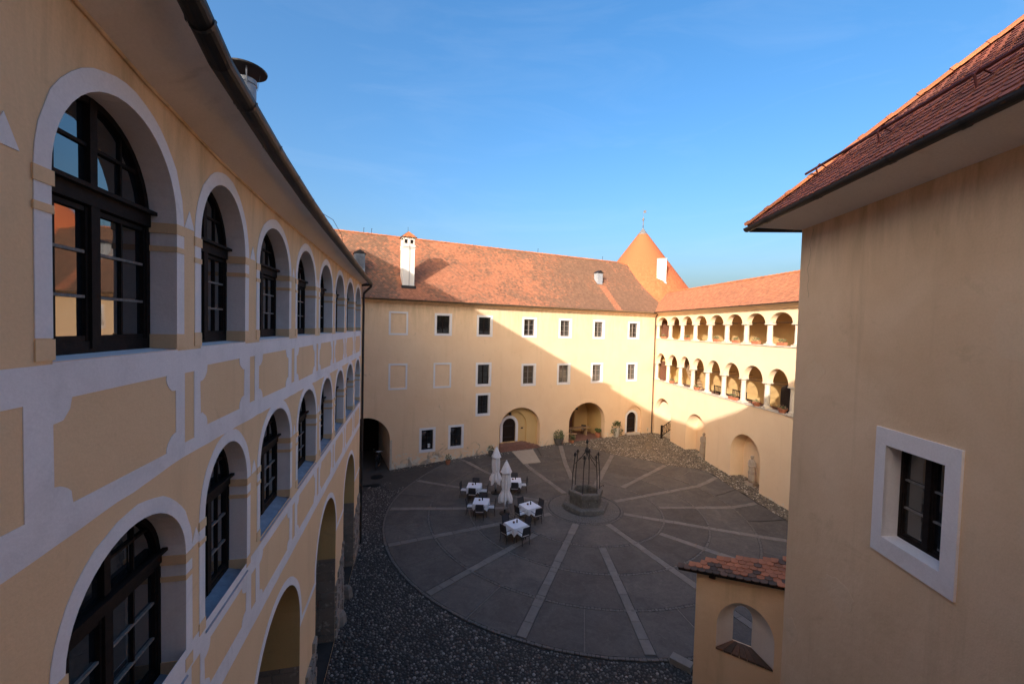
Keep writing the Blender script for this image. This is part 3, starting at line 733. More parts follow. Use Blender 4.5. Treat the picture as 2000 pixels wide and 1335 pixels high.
# end wall, rear wall
mb = MB(); mb.strip([(-0.5, 0.0, -0.1), (-0.5, 4.2, -0.1)], [(-0.5, 0.0, 12.37), (-0.5, 4.2, 12.37)])
mb.strip([(-0.5, 4.2, -0.1), (9.2, 4.2, -0.1)], [(-0.5, 4.2, 12.37), (9.2, 4.2, 12.37)]); mb.strip([(-30, 10.6, -0.1), (12, 10.6, -0.1)], [(-30, 10.6, 12.4), (12, 10.6, 12.4)]); mb.build('side_wall', 'ochre_a', A)
# plaster cove under the eaves
GUT = [(-30,0.65,14.0),(-19,0.65,13.42),(-17.25,0.65,13.0),(-16.75,0.65,12.83),(-15.85,0.64,12.74),(-14.9,0.60,12.70),(-13.2,0.58,12.60),(-11.1,0.52,12.585),(-7.04,0.48,12.50),(-3.0,0.42,12.46),(-0.4,0.40,12.44)]
cv = []
for s, o, z in GUT:
    w = interp(s, EAVE); a = (s, 0.0, w-0.01); b = (s, -(o-0.05), z+0.09); L = []
    for i in range(9):
        t = i/8; yy = a[1]+(b[1]-a[1])*t; zz = a[2]+(b[2]-a[2])*(1-cos(t*pi/2))*0.35+(b[2]-a[2])*t*0.65; L.append((s, yy, zz))
    cv.append(L)
mb = MB()
for L0, L1 in zip(cv, cv[1:]): mb.strip(L0, L1)
mb.strip([(-0.4, 0, 12.36), (-0.4, 4.2, 12.36)], [(-0.1, 0, 12.5), (-0.1, 4.2, 12.5)])
mb.build('eaves_cove', 'soffit', A, smooth=True)
MB().tube([(s, -0.012, interp(s, EAVE)-0.012) for s in (-30, -19, -17.4, -16.6, -15.1, -13.2, -9.7, -0.5)], 0.018, 6).build('eaves_bead', 'ochre_e', A)
gp = [(s, -o, z) for s, o, z in GUT]
gut = gutter_mesh(gp, 0.105, 10).build('gutter', 'gutter', A)
s = -19.0
while s < -0.6:
    jt = MB()
    o = interp(s, [(q[0], q[1]) for q in GUT]); z = interp(s, [(q[0], q[2]) for q in GUT])
    for k in range(8):
        a0 = pi+pi*k/8; a1 = pi+pi*(k+1)/8
        jt.add([(s-.018, -o+.113*cos(a0), z+.113*sin(a0)), (s+.018, -o+.113*cos(a0), z+.113*sin(a0)), (s+.018, -o+.113*cos(a1), z+.113*sin(a1)), (s-.018, -o+.113*cos(a1), z+.113*sin(a1))], [(0,1,2,3)])
    jt.build('gutter_bracket', 'gutter', gut); s += 0.95
MB().tube([(-0.42, -0.42, 12.38), (-0.42, -0.42, 12.28), (-0.40, -0.10, 11.95), (-0.40, -0.09, 11.6), (-0.38, -0.09, 0.05)], 0.055, 10).build('downpipe', 'gutter', A)
mb = MB(); mb.tube([(-0.40, -0.42, 12.36), (-0.1, 0.2, 12.36), (0.0, 3.8, 12.4)], 0.07, 8); mb.build('gutter_return', 'gutter', A)
# roof (seen only at its edge) and what stands on it
rd = MB(); rl = [(s, -o+0.02, z+0.11) for s, o, z in GUT] + [(10.6, 4.9, 17.9)]
rt = [(s, 5.0, 18.0) for s, o, z in GUT]
rd.strip(rl[:-1], rt); rd.add([(-0.4, -0.38, 12.55), (-0.4, 4.2, 12.6), (-0.4, 5.0, 18.0), (-0.4, 3.4, 12.6), (9.0, 3.4, 12.7), (9.0, 5.0, 18.0)], [(0,1,2),(3,4,5,2)])
rd.strip([(-30, 5.0, 18.0), (9.0, 5.0, 18.0)], [(-30, 11.2, 12.2), (9.0, 11.2, 12.2)]); rd.build('roof', 'roof_b', A)
mt = MB(); mt.tube([(-12.9, -0.44, 12.76), (-10.5, -0.40, 12.74), (-7.0, -0.36, 12.66), (-3.0, -0.30, 12.60)], 0.012, 6)
for i in range(10):
    s = -12.6+i*0.95; z = interp(s, [(-12.9, 12.76), (-10.5, 12.74), (-7, 12.66), (-3, 12.6)]); o = interp(s, [(-12.9, .44), (-3, .30)])
    mt.tube([(s, -o, z-0.12), (s, -o, z+0.02), (s+0.03, -o-.03, z+.03)], 0.008, 5)
mt.tube([(-11.8, -0.42, 12.80), (-10.2, -0.45, 12.99), (-8.8, -0.42, 12.93), (-8.2, -0.38, 12.72)], 0.006, 5)
mt.build('lightning_wire', 'gutter_red', A)
fl = MB().lathe([(0.22, -0.6), (0.22, 2.75), (0.24, 2.76), (0.24, 2.86), (0.21, 2.87)], (0, 0, 0), 24).build('flue', 'zinc', A, loc=(-10.05, 1.5, 13.2))
tag(fl, 'round zinc flue with a wide dark rain cap above the gutter')
MB().lathe([(0.44, 3.06), (0.45, 3.09), (0.08, 3.22)], (0, 0, 0), 28).build('rain_cap', 'gutter', fl)
mb = MB()
for k in range(4): mb.bar((0.24*cos(k*pi/2+.4), 0.24*sin(k*pi/2+.4), 2.7), (0.30*cos(k*pi/2+.4), 0.30*sin(k*pi/2+.4), 3.12), 0.03, 0.008)
mb.build('cap_strut', 'zinc', fl)

# ================================================================== BACK WING
B = thing('castle_wing', 'plain ochre wing with small white framed windows across the back of the courtyard', 'building', FB.P, FB.rot)
WIN = [  # x0, x1, z0, z1 of the white frame, blind?
 (-0.39,0.96,9.78,11.47,1),(2.92,4.26,9.78,11.46,0),(6.27,7.62,9.75,11.44,0),(10.25,11.62,9.73,11.42,0),(13.78,15.12,9.72,11.42,0),(17.37,18.69,9.70,11.41,0),(21.39,22.78,9.71,11.39,0),
 (-0.37,0.97,5.84,7.73,1),(2.90,4.28,5.84,7.74,1),(6.27,7.60,5.83,7.72,0),(10.28,11.66,5.71,7.58,0),(13.74,15.09,5.70,7.56,0),(17.29,18.63,5.71,7.55,0),(21.36,22.68,5.73,7.53,0),
 (6.32,7.56,3.48,5.30,0),(1.92,3.15,1.06,2.90,0),(4.14,5.39,1.10,2.95,0)]
fwid = 0.17
holes = [rect(a+fwid, b-fwid, c+fwid, d-fwid) for a, b, c, d, bl in WIN]
AR1 = (8.42, 12.18, 2.25, 3.94); AR2 = (15.12, 19.02, 2.2, 3.99); AR3 = (21.42, 23.50, 2.28, 3.36); ARP = (-3.62, -0.18, 2.2, 3.93)
holes += [arch_loop(a, b, -0.3, zs, zc, 28) for a, b, zs, zc in (AR1, AR2, AR3, ARP)]
MB().plate([(-9, -0.6), (24.93, -0.6), (24.93, 12.3), (-9, 12.3)], holes, 0, 0.5, side=False).build('wall', 'ochre_b', B)
for k, (a, b, c, d, bl) in enumerate(WIN):
    x0, x1, z0, z1 = a+fwid, b-fwid, c+fwid, d-fwid
    if bl:
        MB().plate(rect(a, b, c, d), [rect(a+0.13, b-0.13, c+0.13, d-0.13)], -0.02, 0.0).build('blind_window_frame', 'window_white', B)
        MB().add([(x0-.01, 0.035, z0-.01), (x1+.01, 0.035, z0-.01), (x1+.01, 0.035, z1+.01), (x0-.01, 0.035, z1+.01)], [(0,1,2,3)]).build('blind_window_infill', 'ochre_b', B); continue
    m = (x0+x1)/2; y = 0.19; fr = MB()
    fr.plate(rect(x0-.01, x1+.01, z0-.01, z1+.01), [rect(x0+0.05, x1-0.05, z0+0.05, z1-0.05)], y-0.03, y+0.05)
    fr.box(m-0.035, m+0.035, y-0.035, y+0.04, z0+.04, z1-.04)
    for q in (1, 2): fr.box(x0+.05, x1-.05, y-0.018, y+0.02, z0+(z1-z0)*q/3-.013, z0+(z1-z0)*q/3+.013)
    w = fr.build('window', 'wood_grey' if k in (3,4,5,6,10,11,12,13) else 'wood_dark', B)
    MB().plate(rect(a, b, c, d), [rect(x0, x1, z0, z1)], -0.025, 0.0).build('window_surround', 'window_white', w)
    # white reveals inside the opening
    rv = MB(); lp = rect(x0+.002, x1-.002, z0+.002, z1-.002)
    rv.v += [(p[0], -0.022, p[1]) for p in lp] + [(p[0], 0.16, p[1]) for p in lp]
    for q in range(4): rv.face((q, (q+1) % 4, 4+(q+1) % 4, 4+q))
    rv.build('window_reveal', 'window_white', w, recalc=False)
    for q in range(3):
        for (p, r) in ((x0+.05, m-.035), (m+.035, x1-.05)):
            MB().add([(p, y+.01, z0+.05+(z1-z0-.1)*q/3), (r, y+.01, z0+.05+(z1-z0-.1)*q/3), (r, y+.01, z0+.05+(z1-z0-.1)*(q+1)/3), (p, y+.01, z0+.05+(z1-z0-.1)*(q+1)/3)], [(0,1,2,3)]).build('pane', 'glass_curtain' if k in (4,5,11,12,13) else 'glass', w)
    if k in (14, 15, 16):       # iron grille in front of the low windows
        gr = MB()
        for q in range(1, 4): gr.tube([(x0+(x1-x0)*q/4, 0.07, z0), (x0+(x1-x0)*q/4, 0.07, z1)], 0.01, 5)
        for q in range(1, 5): gr.tube([(x0, 0.078, z0+(z1-z0)*q/5), (x1, 0.078, z0+(z1-z0)*q/5)], 0.01, 5)
        gr.build('grille', 'iron', w)
    if k == 15: MB().box(x0+0.52, x0+0.70, y-0.06, y-0.052, z0+0.12, z0+0.42).build('paper_notice', 'paper', w)
def door_in(parent, x0, x1, zb, zs, zc, y, white=0.2, wood='door_wood', knob=True, stone='window_white'):
    """planked arched door leaf in a white stone surround"""
    if white:
        MB().plate(arch_ring(x0, x1, zb, zs, zc, white, white), [], y-0.10, y+0.02).build('door_surround', stone, parent)
    dd = MB(); n = 7; w = (x1-x0)/n
    mb = MB(); mb.plate(arch_loop(x0-.02, x1+.02, zb, zs, zc+.02), [], y+0.06, y+0.1); door = mb.build('door', wood, parent)
    for k in range(n):
        a, b = x0+w*k+.006, x0+w*(k+1)-.006
        pts = [(a, zb+.01), (b, zb+.01)] + [(b+(a-b)*i/4, arch_top(b+(a-b)*i/4, x0-.02, x1+.02, zs, zc)) for i in range(5)]
        MB().plate(pts, [], y+0.03+random.uniform(0, .006), y+0.06).build('plank', wood, door)
    for z in (zb+0.35, zs-0.1): MB().box(x0+0.03, x1-0.25, y+0.018, y+0.03, z, z+0.06).build('strap_hinge', 'iron', door)
    if knob: MB().lathe([(0.001, -.03), (0.03, -.02), (0.035, 0), (0.03, .02), (0.001, .03)], (x1-0.16, y+0.0, zb+1.05), 10, sy=0.8).build('handle', 'iron', door, smooth=True)
    return door
# niche one: recessed arch, inner arch and the big doorway, brick landing
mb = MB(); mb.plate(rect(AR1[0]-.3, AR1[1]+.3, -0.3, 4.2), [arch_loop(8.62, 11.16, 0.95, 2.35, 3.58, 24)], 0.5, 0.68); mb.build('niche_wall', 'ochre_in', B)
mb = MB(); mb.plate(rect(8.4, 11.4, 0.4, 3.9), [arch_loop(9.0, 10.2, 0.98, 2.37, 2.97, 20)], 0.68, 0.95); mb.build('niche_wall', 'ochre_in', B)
door_in(B, 9.0, 10.2, 0.99, 2.37, 2.97, 0.72, 0.23)
lm = MB().lathe([(0.02, 0.0), (0.10, -0.02), (0.13, -0.2), (0.10, -0.22)], (9.6, 0.5, 3.48), 8).build('wall_lamp', 'iron', B)
MB().box(10.72, 10.92, 0.655, 0.68, 2.0, 2.12).build('door_plate', 'iron_rust', B)
def paver_floor(name, x0, x1, y0, y1, ztop, zlow, parent, mat_='brick', pw=0.28, pl=0.14, slope=None):
    """a landing faced with clay pavers, each a piece of its own"""
    MB().box(x0+.006, x1-.006, y0+.006, y1-.006, zlow, ztop-0.012).build(name, mat_, parent)
    me = MB().box(-pw/2+.006, pw/2-.006, -pl/2+.006, pl/2-.006, -0.03, 0.0).mesh('paver', mat_); y = y0+pl/2; row = 0
    while y < y1:
        x = x0+pw/2+(pw/2 if row % 2 else 0)
        while x < x1:
            inst('paver', me, parent, (x, y, ztop+rr.uniform(-.005, .004)), (rr.uniform(-.02, .02), rr.uniform(-.02, .02), rr.uniform(-.02, .02))); x += pw
        y += pl; row += 1
paver_floor('landing', 8.43, 11.06, -0.30, 0.68, 0.95, -0.2, B)
for x0_, x1_, z_ in ((11.06, 11.44, 0.82), (11.44, 11.80, 0.70), (11.80, 12.16, 0.60)): paver_floor('step', x0_, x1_, -0.28, 0.5, z_, -0.2, B, pw=0.18, pl=0.13)
# niche two: vaulted lobby with brick floor, back door, bench table
x0, x1, zs, zc = AR2; n = 28; c = (x0+x1)/2; r = (x1-x0)/2
v0 = [(c+r*cos(pi*k/n), 0.45, zs+(zc-zs)*sin(pi*k/n)) for k in range(n+1)]; v1 = [(c+(r+.25)*cos(pi*k/n), 3.0, zs+(zc+.15-zs)*sin(pi*k/n)) for k in range(n+1)]
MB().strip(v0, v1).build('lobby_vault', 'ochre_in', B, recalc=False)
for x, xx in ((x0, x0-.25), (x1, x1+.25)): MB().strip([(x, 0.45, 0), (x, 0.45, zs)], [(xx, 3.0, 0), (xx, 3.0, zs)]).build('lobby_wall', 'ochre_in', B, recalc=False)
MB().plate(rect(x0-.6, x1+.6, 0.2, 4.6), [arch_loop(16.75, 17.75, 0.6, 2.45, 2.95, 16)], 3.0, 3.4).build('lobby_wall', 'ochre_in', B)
door_in(B, 16.75, 17.75, 0.62, 2.45, 2.95, 3.35, 0, 'door_red')
paver_floor('lobby_floor', 15.12, 19.02, -0.05, 3.0, 0.62, -0.2, B, pw=0.42, pl=0.3)
# niche three: small arched door
MB().plate(rect(21.2, 23.7, -0.3, 3.6), [arch_loop(21.75, 22.86, 0.80, 2.25, 2.76, 18)], 0.16, 0.45).build('niche_wall', 'ochre_b', B)
door_in(B, 21.75, 22.86, 0.80, 2.25, 2.76, 0.22, 0.21)
MB().box(21.55, 23.1, -0.25, 0.2, 0.2, 0.78).build('step', 'pale_stone', B)
# dark carriage passage at the left end
mb = MB(); x0, x1, zs, zc = ARP; c = (x0+x1)/2; r = (x1-x0)/2
v0 = [(c+r*cos(pi*k/n), 0.45, zs+(zc-zs)*sin(pi*k/n)) for k in range(n+1)]; mb.strip(v0, [(x, 5.6, z) for x, y, z in v0])
for x in (x0, x1): mb.strip([(x, 0.45, -.3), (x, 0.45, zs)], [(x, 5.6, -.3), (x, 5.6, zs)])
mb.build('passage_vault', 'soffit', B, recalc=False)
MB().plate(rect(x0-.5, x1+.5, -.3, 4.4), [], 5.6, 5.8).build('passage_end', 'door_wood', B)
MB().box(x1-0.005, x1+0.13, -0.03, 0.5, -0.2, 2.2).build('corner_stone', 'pale_stone', B)
# roof of the back wing
PB = radians(43.0); BE = (-0.52, 12.34)
def bx(s, v, h=0.0): return (s, BE[0]+v*cos(PB)-h*sin(PB), BE[1]+v*sin(PB)+h*cos(PB))
SL = 5.88/cos(PB)             # slope length to the ridge
v_valley = (1.88+0.52)/cos(PB)
polyB = [(-9.0, 0), (24.95, 0), (27.5, v_valley), (25.7, SL*0.94), (24.4, SL), (-9.0, SL)]
def spB(x, y, t):
    if 19.35 < x < 20.15 and y < 3.6: return t*0.12
    if 0.3 < x < 1.9 and y < 1.3: return t*0.25
    if x < 0.2: return min(1, t*0.9+0.25)
    return min(1, t*0.55+0.62*sm((x-9)/9)*(0.8+0.2*sm((4-y)/4))+0.02)
tl = tiles_on(polyB, bx(0, 0), (1, 0, 0), (0, cos(PB), sin(PB)), (0, -sin(PB), cos(PB)), 0.19, 0.165, 0.034, seed=2, special=spB).build('roof_tiles', 'roof_b', B, recalc=False, tint=True); tag(tl, kind='stuff')
mb = MB(); mb.add([bx(s, v, -0.01) for s, v in polyB], [tuple(range(len(polyB)))])
top = bx(0, SL); mb.add([(-9, top[1], top[2]-.01), (24.4, top[1], top[2]-.01), (27.5, 11.5, 12.2), (-9, 11.5, 12.2)], [(0,1,2,3)]); mb.build('roof', 'roof_b', B)
def ridge_tile_mesh(L=0.42, r=0.115, material='ridge'):
    mb = MB(); n = 8; pr = []
    for k in range(n+1):
        a = pi*k/n; pr.append((cos(a), sin(a)))
    rings = [(0.0, r), (L*0.82, r*0.93), (L*0.82, r*1.1), (L, r*1.12)]
    for x, q in rings:
        for cy, cz in pr: mb.v.append((x, cy*q, cz*q*0.9))
    for i in range(len(rings)-1):
        for k in range(n): mb.face((i*(n+1)+k, i*(n+1)+k+1, (i+1)*(n+1)+k+1, (i+1)*(n+1)+k))
    o = len(mb.v); mb.v += [(L, cy*r*1.0, cz*r*0.8) for cy, cz in pr]
    for k in range(n): mb.face((3*(n+1)+k, 3*(n+1)+k+1, o+k+1, o+k))
    return mb.mesh('ridge_tile', material, smooth=False, recalc=False)
RT = ridge_tile_mesh()
def ridge_line(a, b, parent, me=RT, L=0.42, name='ridge_tile', lift=0.0):
    a, b = Vector(a), Vector(b); d = (b-a); n = max(1, int(d.length/(L*0.86))); e = d.normalized()
    rot = (0, -math.asin(e.z), atan2(e.y, e.x))
    for k in range(n): inst(name, me, parent, a+d*k/n+Vector((0, 0, lift+rr.uniform(-.006, .006))), rot)
ridge_line(bx(24.4, SL), bx(-8.5, SL), B, lift=-0.02); ridge_line(bx(25.7, SL*0.94), bx(24.4, SL), B, lift=-0.02)
ridge_line(bx(27.5, v_valley), bx(25.7, SL*0.94), B, lift=-0.02)
gutter_mesh([(-9, -0.57, 12.30), (10, -0.57, 12.28), (24.4, -0.57, 12.26)], 0.07).build('gutter', 'gutter', B)
# flat plaster eaves with a small cornice
mb = MB(); prof = [(0.0, 11.98), (-0.05, 12.0), (-0.08, 12.07), (-0.22, 12.14), (-0.30, 12.22), (-0.46, 12.27), (-0.5, 12.32)]
for p, q in zip(prof, prof[1:]): mb.strip([(-9, p[0], p[1]), (24.93, p[0], p[1])], [(-9, q[0], q[1]), (24.93, q[0], q[1])])
mb.build('eaves_cornice', 'ochre_b', B, smooth=True)
downpipe([(24.55, -0.57, 12.22), (24.60, -0.30, 12.0), (24.66, -0.13, 11.75), (24.66, -0.12, 0.45)], 0.055, B, 'iron_rust')
mb = MB(); a, b = bx(24.95, -0.02, 0.035), bx(27.5, v_valley, 0.035); mb.strip([(a[0]-.16, a[1], a[2]+.0), (b[0]-.16, b[1], b[2])], [(a[0]+.14, a[1], a[2]), (b[0]+.14, b[1], b[2])]); mb.build('valley_flashing', 'zinc', B)
# tall white chimney with arched vents and a little tiled hip roof
def b_chimney(s0, s1, v0, depth, ztop):
    z0 = bx(0, v0)[2]-0.3; y0 = bx(0, v0)[1]; y1 = y0+depth; ch = MB()
    ch.box(s0, s1, y0, y1, z0, ztop-1.05)
    for zz, p in ((ztop-1.05, 0.045), (ztop-0.93, 0.02), (ztop-0.87, 0.045)): ch.box(s0-p, s1+p, y0-p, y1+p, zz, zz+0.06 if p > .03 else zz+0.06)
    z1, z2 = ztop-0.81, ztop-0.30; t = 0.10
    def side(fix, lo, hi, axis, nh):
        loop = [rect(lo+(hi-lo)*(k+0.22)/nh, lo+(hi-lo)*(k+0.78)/nh, z1+0.12, z2-0.10) for k in range(nh)]
        pm = MB().plate(rect(lo, hi, z1, z2), loop, 0, t)
        for v in pm.v:
            ch.v.append((v[0], fix+v[1], v[2]) if axis == 'x' else (fix-v[1], v[0], v[2]))
        o = len(ch.v)-len(pm.v)
        for q in pm.f: ch.face([o+i for i in q])
    side(y0, s0, s1, 'x', 2); side(y1-t, s0, s1, 'x', 2); side(s0+t, y0, y1, 'y', 4); side(s1, y0, y1, 'y', 4)
    ch.box(s0-.03, s1+.03, y0-.03, y1+.03, z2, z2+0.05)
    c = ch.build('chimney', 'chimney_white', B); tag(c, 'tall white chimney with vent slots and a tiled cap')
    MB().box(s0+.12, s1-.12, y0+.12, y1-.12, z1, z2-.02).build('flue_core', 'dark', c)
    cp = MB(); e = 0.13; mx, my = (s0+s1)/2, (y0+y1)/2
    base = [(s0-e, y0-e, z2+.06), (s1+e, y0-e, z2+.06), (s1+e, y1+e, z2+.06), (s0-e, y1+e, z2+.06)]; ap = [(mx, my-.25, ztop+.22), (mx, my+.25, ztop+.22)]
    cp.add(base+ap, [(0,1,4),(1,2,5,4),(2,3,5),(3,0,4,5),(0,3,2,1)]); cap = cp.build('chimney_cap', 'roof_f_old', c)
    # tiles of the cap
    for (A0, A1, T0, T1) in ((base[0], base[1], ap[0], ap[0]), (base[1], base[2], ap[0], ap[1]), (base[3], base[0], ap[1], ap[0])):
        A0, A1, T0, T1 = map(Vector, (A0, A1, T0, T1)); rows = 4
        for r_ in range(rows):
            t0, t1 = r_/rows, (r_+1)/rows+0.06; P, Q = A0.lerp(T0, t0), A1.lerp(T1, t0); P2, Q2 = A0.lerp(T0, min(1, t1)), A1.lerp(T1, min(1, t1)); nn = max(1, int((Q-P).length/0.2))
            nr = (A1-A0).cross(T0-A0).normalized()
            for k in range(nn):
                mb = MB(); l0, l1 = P.lerp(Q, (k+.03)/nn)+nr*.03, P.lerp(Q, (k+.97)/nn)+nr*.03; u0, u1 = P2.lerp(Q2, (k+.03)/nn)+nr*.012, P2.lerp(Q2, (k+.97)/nn)+nr*.012
                mb.add([l0, l1, u1, u0, l0-nr*.02, l1-nr*.02], [(0,1,2,3),(0,4,5,1)])
                mb.build('cap_tile', 'ridge', c, recalc=False)
    MB().tube([((s0+s1)/2+.03, y0-.03, z0+.3), ((s0+s1)/2+.03, y0-.07, z2), (mx, my, ztop+.3), (mx, my, ztop+.6)], 0.012, 5).build('lightning_rod', 'iron', c)
    MB().box(s0-.10, s1+.10, y0-.11, y0-.005, z0+.12, z0+.46).build('flashing', 'gutter', c)
b_chimney(0.62, 1.46, 1.32, 0.95, 17.15)
# small zinc vent with gabled hood, and a louvred one by the left eaves
def hood(s0, s1, v0, depth, h, louvre):
    z0 = bx(0, v0)[2]-0.15; y0 = bx(0, v0)[1]; mx = (s0+s1)/2
    o = MB().box(s0, s1, y0, y0+depth, z0, z0+h).build('roof_vent', 'zinc', B)
    g = MB(); e = 0.08; g.add([(s0-e, y0-e, z0+h), (s1+e, y0-e, z0+h), (mx, y0-e, z0+h+0.26), (s0-e, y0+depth+e, z0+h), (s1+e, y0+depth+e, z0+h), (mx, y0+depth+e, z0+h+0.26)], [(0,2,5,3),(1,4,5,2),(0,1,2),(3,5,4),(0,3,4,1)])
    g.build('vent_hood', 'gutter', o)
    if louvre:
        k = z0+h-0.95
        while k < z0+h-0.06:
            MB().obox((mx, y0-0.03, k), (1, 0, 0), (0, 0.8, 0.6), (0, -0.6, 0.8), (s1-s0)/2-0.05, 0.035, 0.006).build('louvre', 'zinc', o); k += 0.075
hood(19.38, 19.98, 3.75, 0.55, 1.25, False); hood(-2.62, -1.92, 2.35, 0.8, 1.75, True)
for s in (-1.6, -1.0, 14.5, 22.3): MB().tube([bx(s, SL, 0), (s, bx(0, SL)[1], bx(0, SL)[2]+0.45), (s+.06, bx(0, SL)[1], bx(0, SL)[2]+0.40)], 0.018, 5).build('ridge_hook', 'iron', B)

# ================================================================== RIGHT WING with two open galleries
D = thing('castle_wing', 'pale ochre wing with two storeys of open column arcades on the right', 'building', FD.P, FD.rot)
UC = [2.40, 4.44, 6.45, 8.46, 10.51, 12.56, 14.69, 16.86, 19.0, 21.1]; LC = [2.25, 4.36, 6.33, 8.35, 10.38, 12.49, 14.69, 16.75, 18.9, 21.0]
T = 0.42; SLO, SUP = 5.86, 9.84; S_END = 23.0
GD = [(0.28, 3.42, 2.75, 4.26), (5.90, 8.78, 2.45, 3.92), (11.72, 14.62, 2.35, 3.78), (17.6, 20.4, 2.3, 3.75)]
MB().plate(rect(0, S_END, -0.3, SLO-0.06), [arch_loop(a, b, -0.25, zs, zc, 24) for a, b, zs, zc in GD], 0, T, side=False, hole_side=True).build('wall', 'ochre_d', D)
def spandrel(cols, zs, zc, ztop, hw):
    pts = [(S_END, ztop), (0, ztop), (0, zs), (0.22, zs)]; edges = [0.22] + [c for c in cols]
    for i in range(len(cols)):
        a = 0.22 if i == 0 else cols[i-1]+hw; b = cols[i]-hw; c = (a+b)/2; r = (b-a)/2
        for k in range(17): t = pi-pi*k/16; pts.append((c+r*cos(t), zs+0.004+(zc-zs)*sin(t)))
    pts += [(S_END, zs)]
    return pts
def dedupe(p):
    o = [p[0]]
    for q in p[1:]:
        if (q[0]-o[-1][0])**2+(q[1]-o[-1][1])**2 > 1e-6: o.append(q)
    return o
MB().plate(dedupe(spandrel(LC, 7.50, 8.44, SUP-0.06, 0.17)), [], 0, T).build('arcade_wall', 'ochre_d', D)
MB().plate(dedupe(spandrel(UC, 11.19, 11.85, 12.36, 0.17)), [], 0, T).build('arcade_wall', 'ochre_d', D)
for z in (SLO, SUP): MB().box(0.0, S_END, -0.07, T+0.04, z-0.062, z).build('sill_ledge', 'pale_stone', D)
def column_mesh(h):
    k = h; pr = [(0.20, 0), (0.20, 0.10), (0.215, 0.10), (0.22, 0.14), (0.19, 0.18), (0.165, 0.20), (0.17, 0.5*k), (0.150, k-0.24), (0.175, k-0.23), (0.175, k-0.20), (0.15, k-0.19), (0.155, k-0.14), (0.215, k-0.08)]
    mb = MB().lathe(pr, (0, 0, 0), 16); mb.box(-0.225, 0.225, -0.225, 0.225, k-0.085, k); mb.box(-0.23, 0.23, -0.23, 0.23, -0.001, 0.085); return mb.mesh('column', 'column', smooth=False)
cl, cu = column_mesh(7.50-SLO), column_mesh(11.19-SUP)
for c in LC: inst('column', cl, D, (c, 0.21, SLO))
for c in UC: inst('column', cu, D, (c, 0.21, SUP))
inst('column', cl, D, (0.02, 0.21, SLO)); inst('column', cu, D, (0.02, 0.21, SUP))
for cols, z in ((LC, 7.46), (UC, 11.24)):
    pv = 0.0
    for c in cols:
        MB().tube([(pv+.1, 0.24, z), (c-.1, 0.24, z)], 0.014, 6).build('tie_rod', 'iron', D); pv = c
        MB().tube([(c, 0.24, z+.03), (c, 2.5, z+.03)], 0.014, 6).build('tie_rod', 'iron', D)
# gallery interiors
GDp = 2.6
mb = MB()
for z0, z1 in ((SLO-0.3, 9.3), (SUP-0.3, 12.6)): mb.strip([(-0.5, GDp, z0), (S_END, GDp, z0)], [(-0.5, GDp, z1), (S_END, GDp, z1)])
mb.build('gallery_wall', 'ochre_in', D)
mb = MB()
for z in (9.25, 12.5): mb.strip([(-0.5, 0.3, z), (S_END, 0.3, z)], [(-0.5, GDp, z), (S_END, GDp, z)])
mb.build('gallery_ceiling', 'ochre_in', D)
for z in (SLO-0.35, SUP-0.35): MB().box(-0.5, S_END, 0.3, GDp, z-0.2, z).build('gallery_floor', 'brick', D)
for z, zt in ((SLO-.35, 9.25), (SUP-.35, 12.5)):      # end wall of the gallery with a brown door
    MB().box(-0.55, -0.45, 0.2, GDp, z, zt).build('gallery_wall', 'ochre_in', D)
    dd = MB().box(-0.45, -0.40, 0.75, 1.75, z, z+2.1).build('door', 'door_red', D)
    for k in range(4): MB().box(-0.40, -0.385, 0.78+k*0.235, 0.99+k*0.235, z+.05, z+2.05).build('plank', 'door_red', dd)
MB().plate(arch_loop(15.2, 16.9, SLO-.3, 7.1, 7.5, 14), [], GDp-1.9, GDp-1.8).build('gallery_door', 'door_wood', D)
st = thing('gallery_stair', 'timber stair rising behind the third lower arch of the arcade', 'stair', FD.w(-2.3, 0, 0), FD.rot)
MB().add([(4.55, 1.5, 8.3), (4.55, 2.4, 8.3), (6.6, 2.4, 5.75), (6.6, 1.5, 5.75), (4.55, 1.5, 8.05), (4.55, 2.4, 8.05), (6.6, 2.4, 5.5), (6.6, 1.5, 5.5)], [(0,1,2,3),(4,7,6,5),(0,3,7,4),(1,5,6,2)]).build('stringer', 'bench_wood', st)
for k in range(10): MB().box(4.6+k*0.2, 4.84+k*0.2, 1.52, 2.38, 8.24-k*0.25, 8.29-k*0.25).build('tread', 'bench_wood', st)
MB().tube([(4.55, 1.45, 9.0), (6.6, 1.45, 6.5)], 0.03, 6).build('handrail', 'bench_wood', st)
# niches of the ground floor
for k, (a, b, zs, zc) in enumerate(GD):
    if k == 0: continue
    mb = MB(); n = 24; c = (a+b)/2; r = (b-a)/2
    lp = [(a, -0.3)] + [(a, zs)] + [(c+r*cos(pi-pi*q/n), zs+(zc-zs)*sin(pi*q/n)) for q in range(1, n)] + [(b, zs), (b, -0.3)]
    mb.strip([(x, T-0.01, z) for x, z in lp], [(x, 1.0, z) for x, z in lp]); mb.build('niche_reveal', 'ochre_d', D, recalc=False)
    MB().plate(rect(a-.2, b+.2, -0.3, zc+.2), [], 1.0, 1.1).build('niche_wall', 'ochre_d', D)
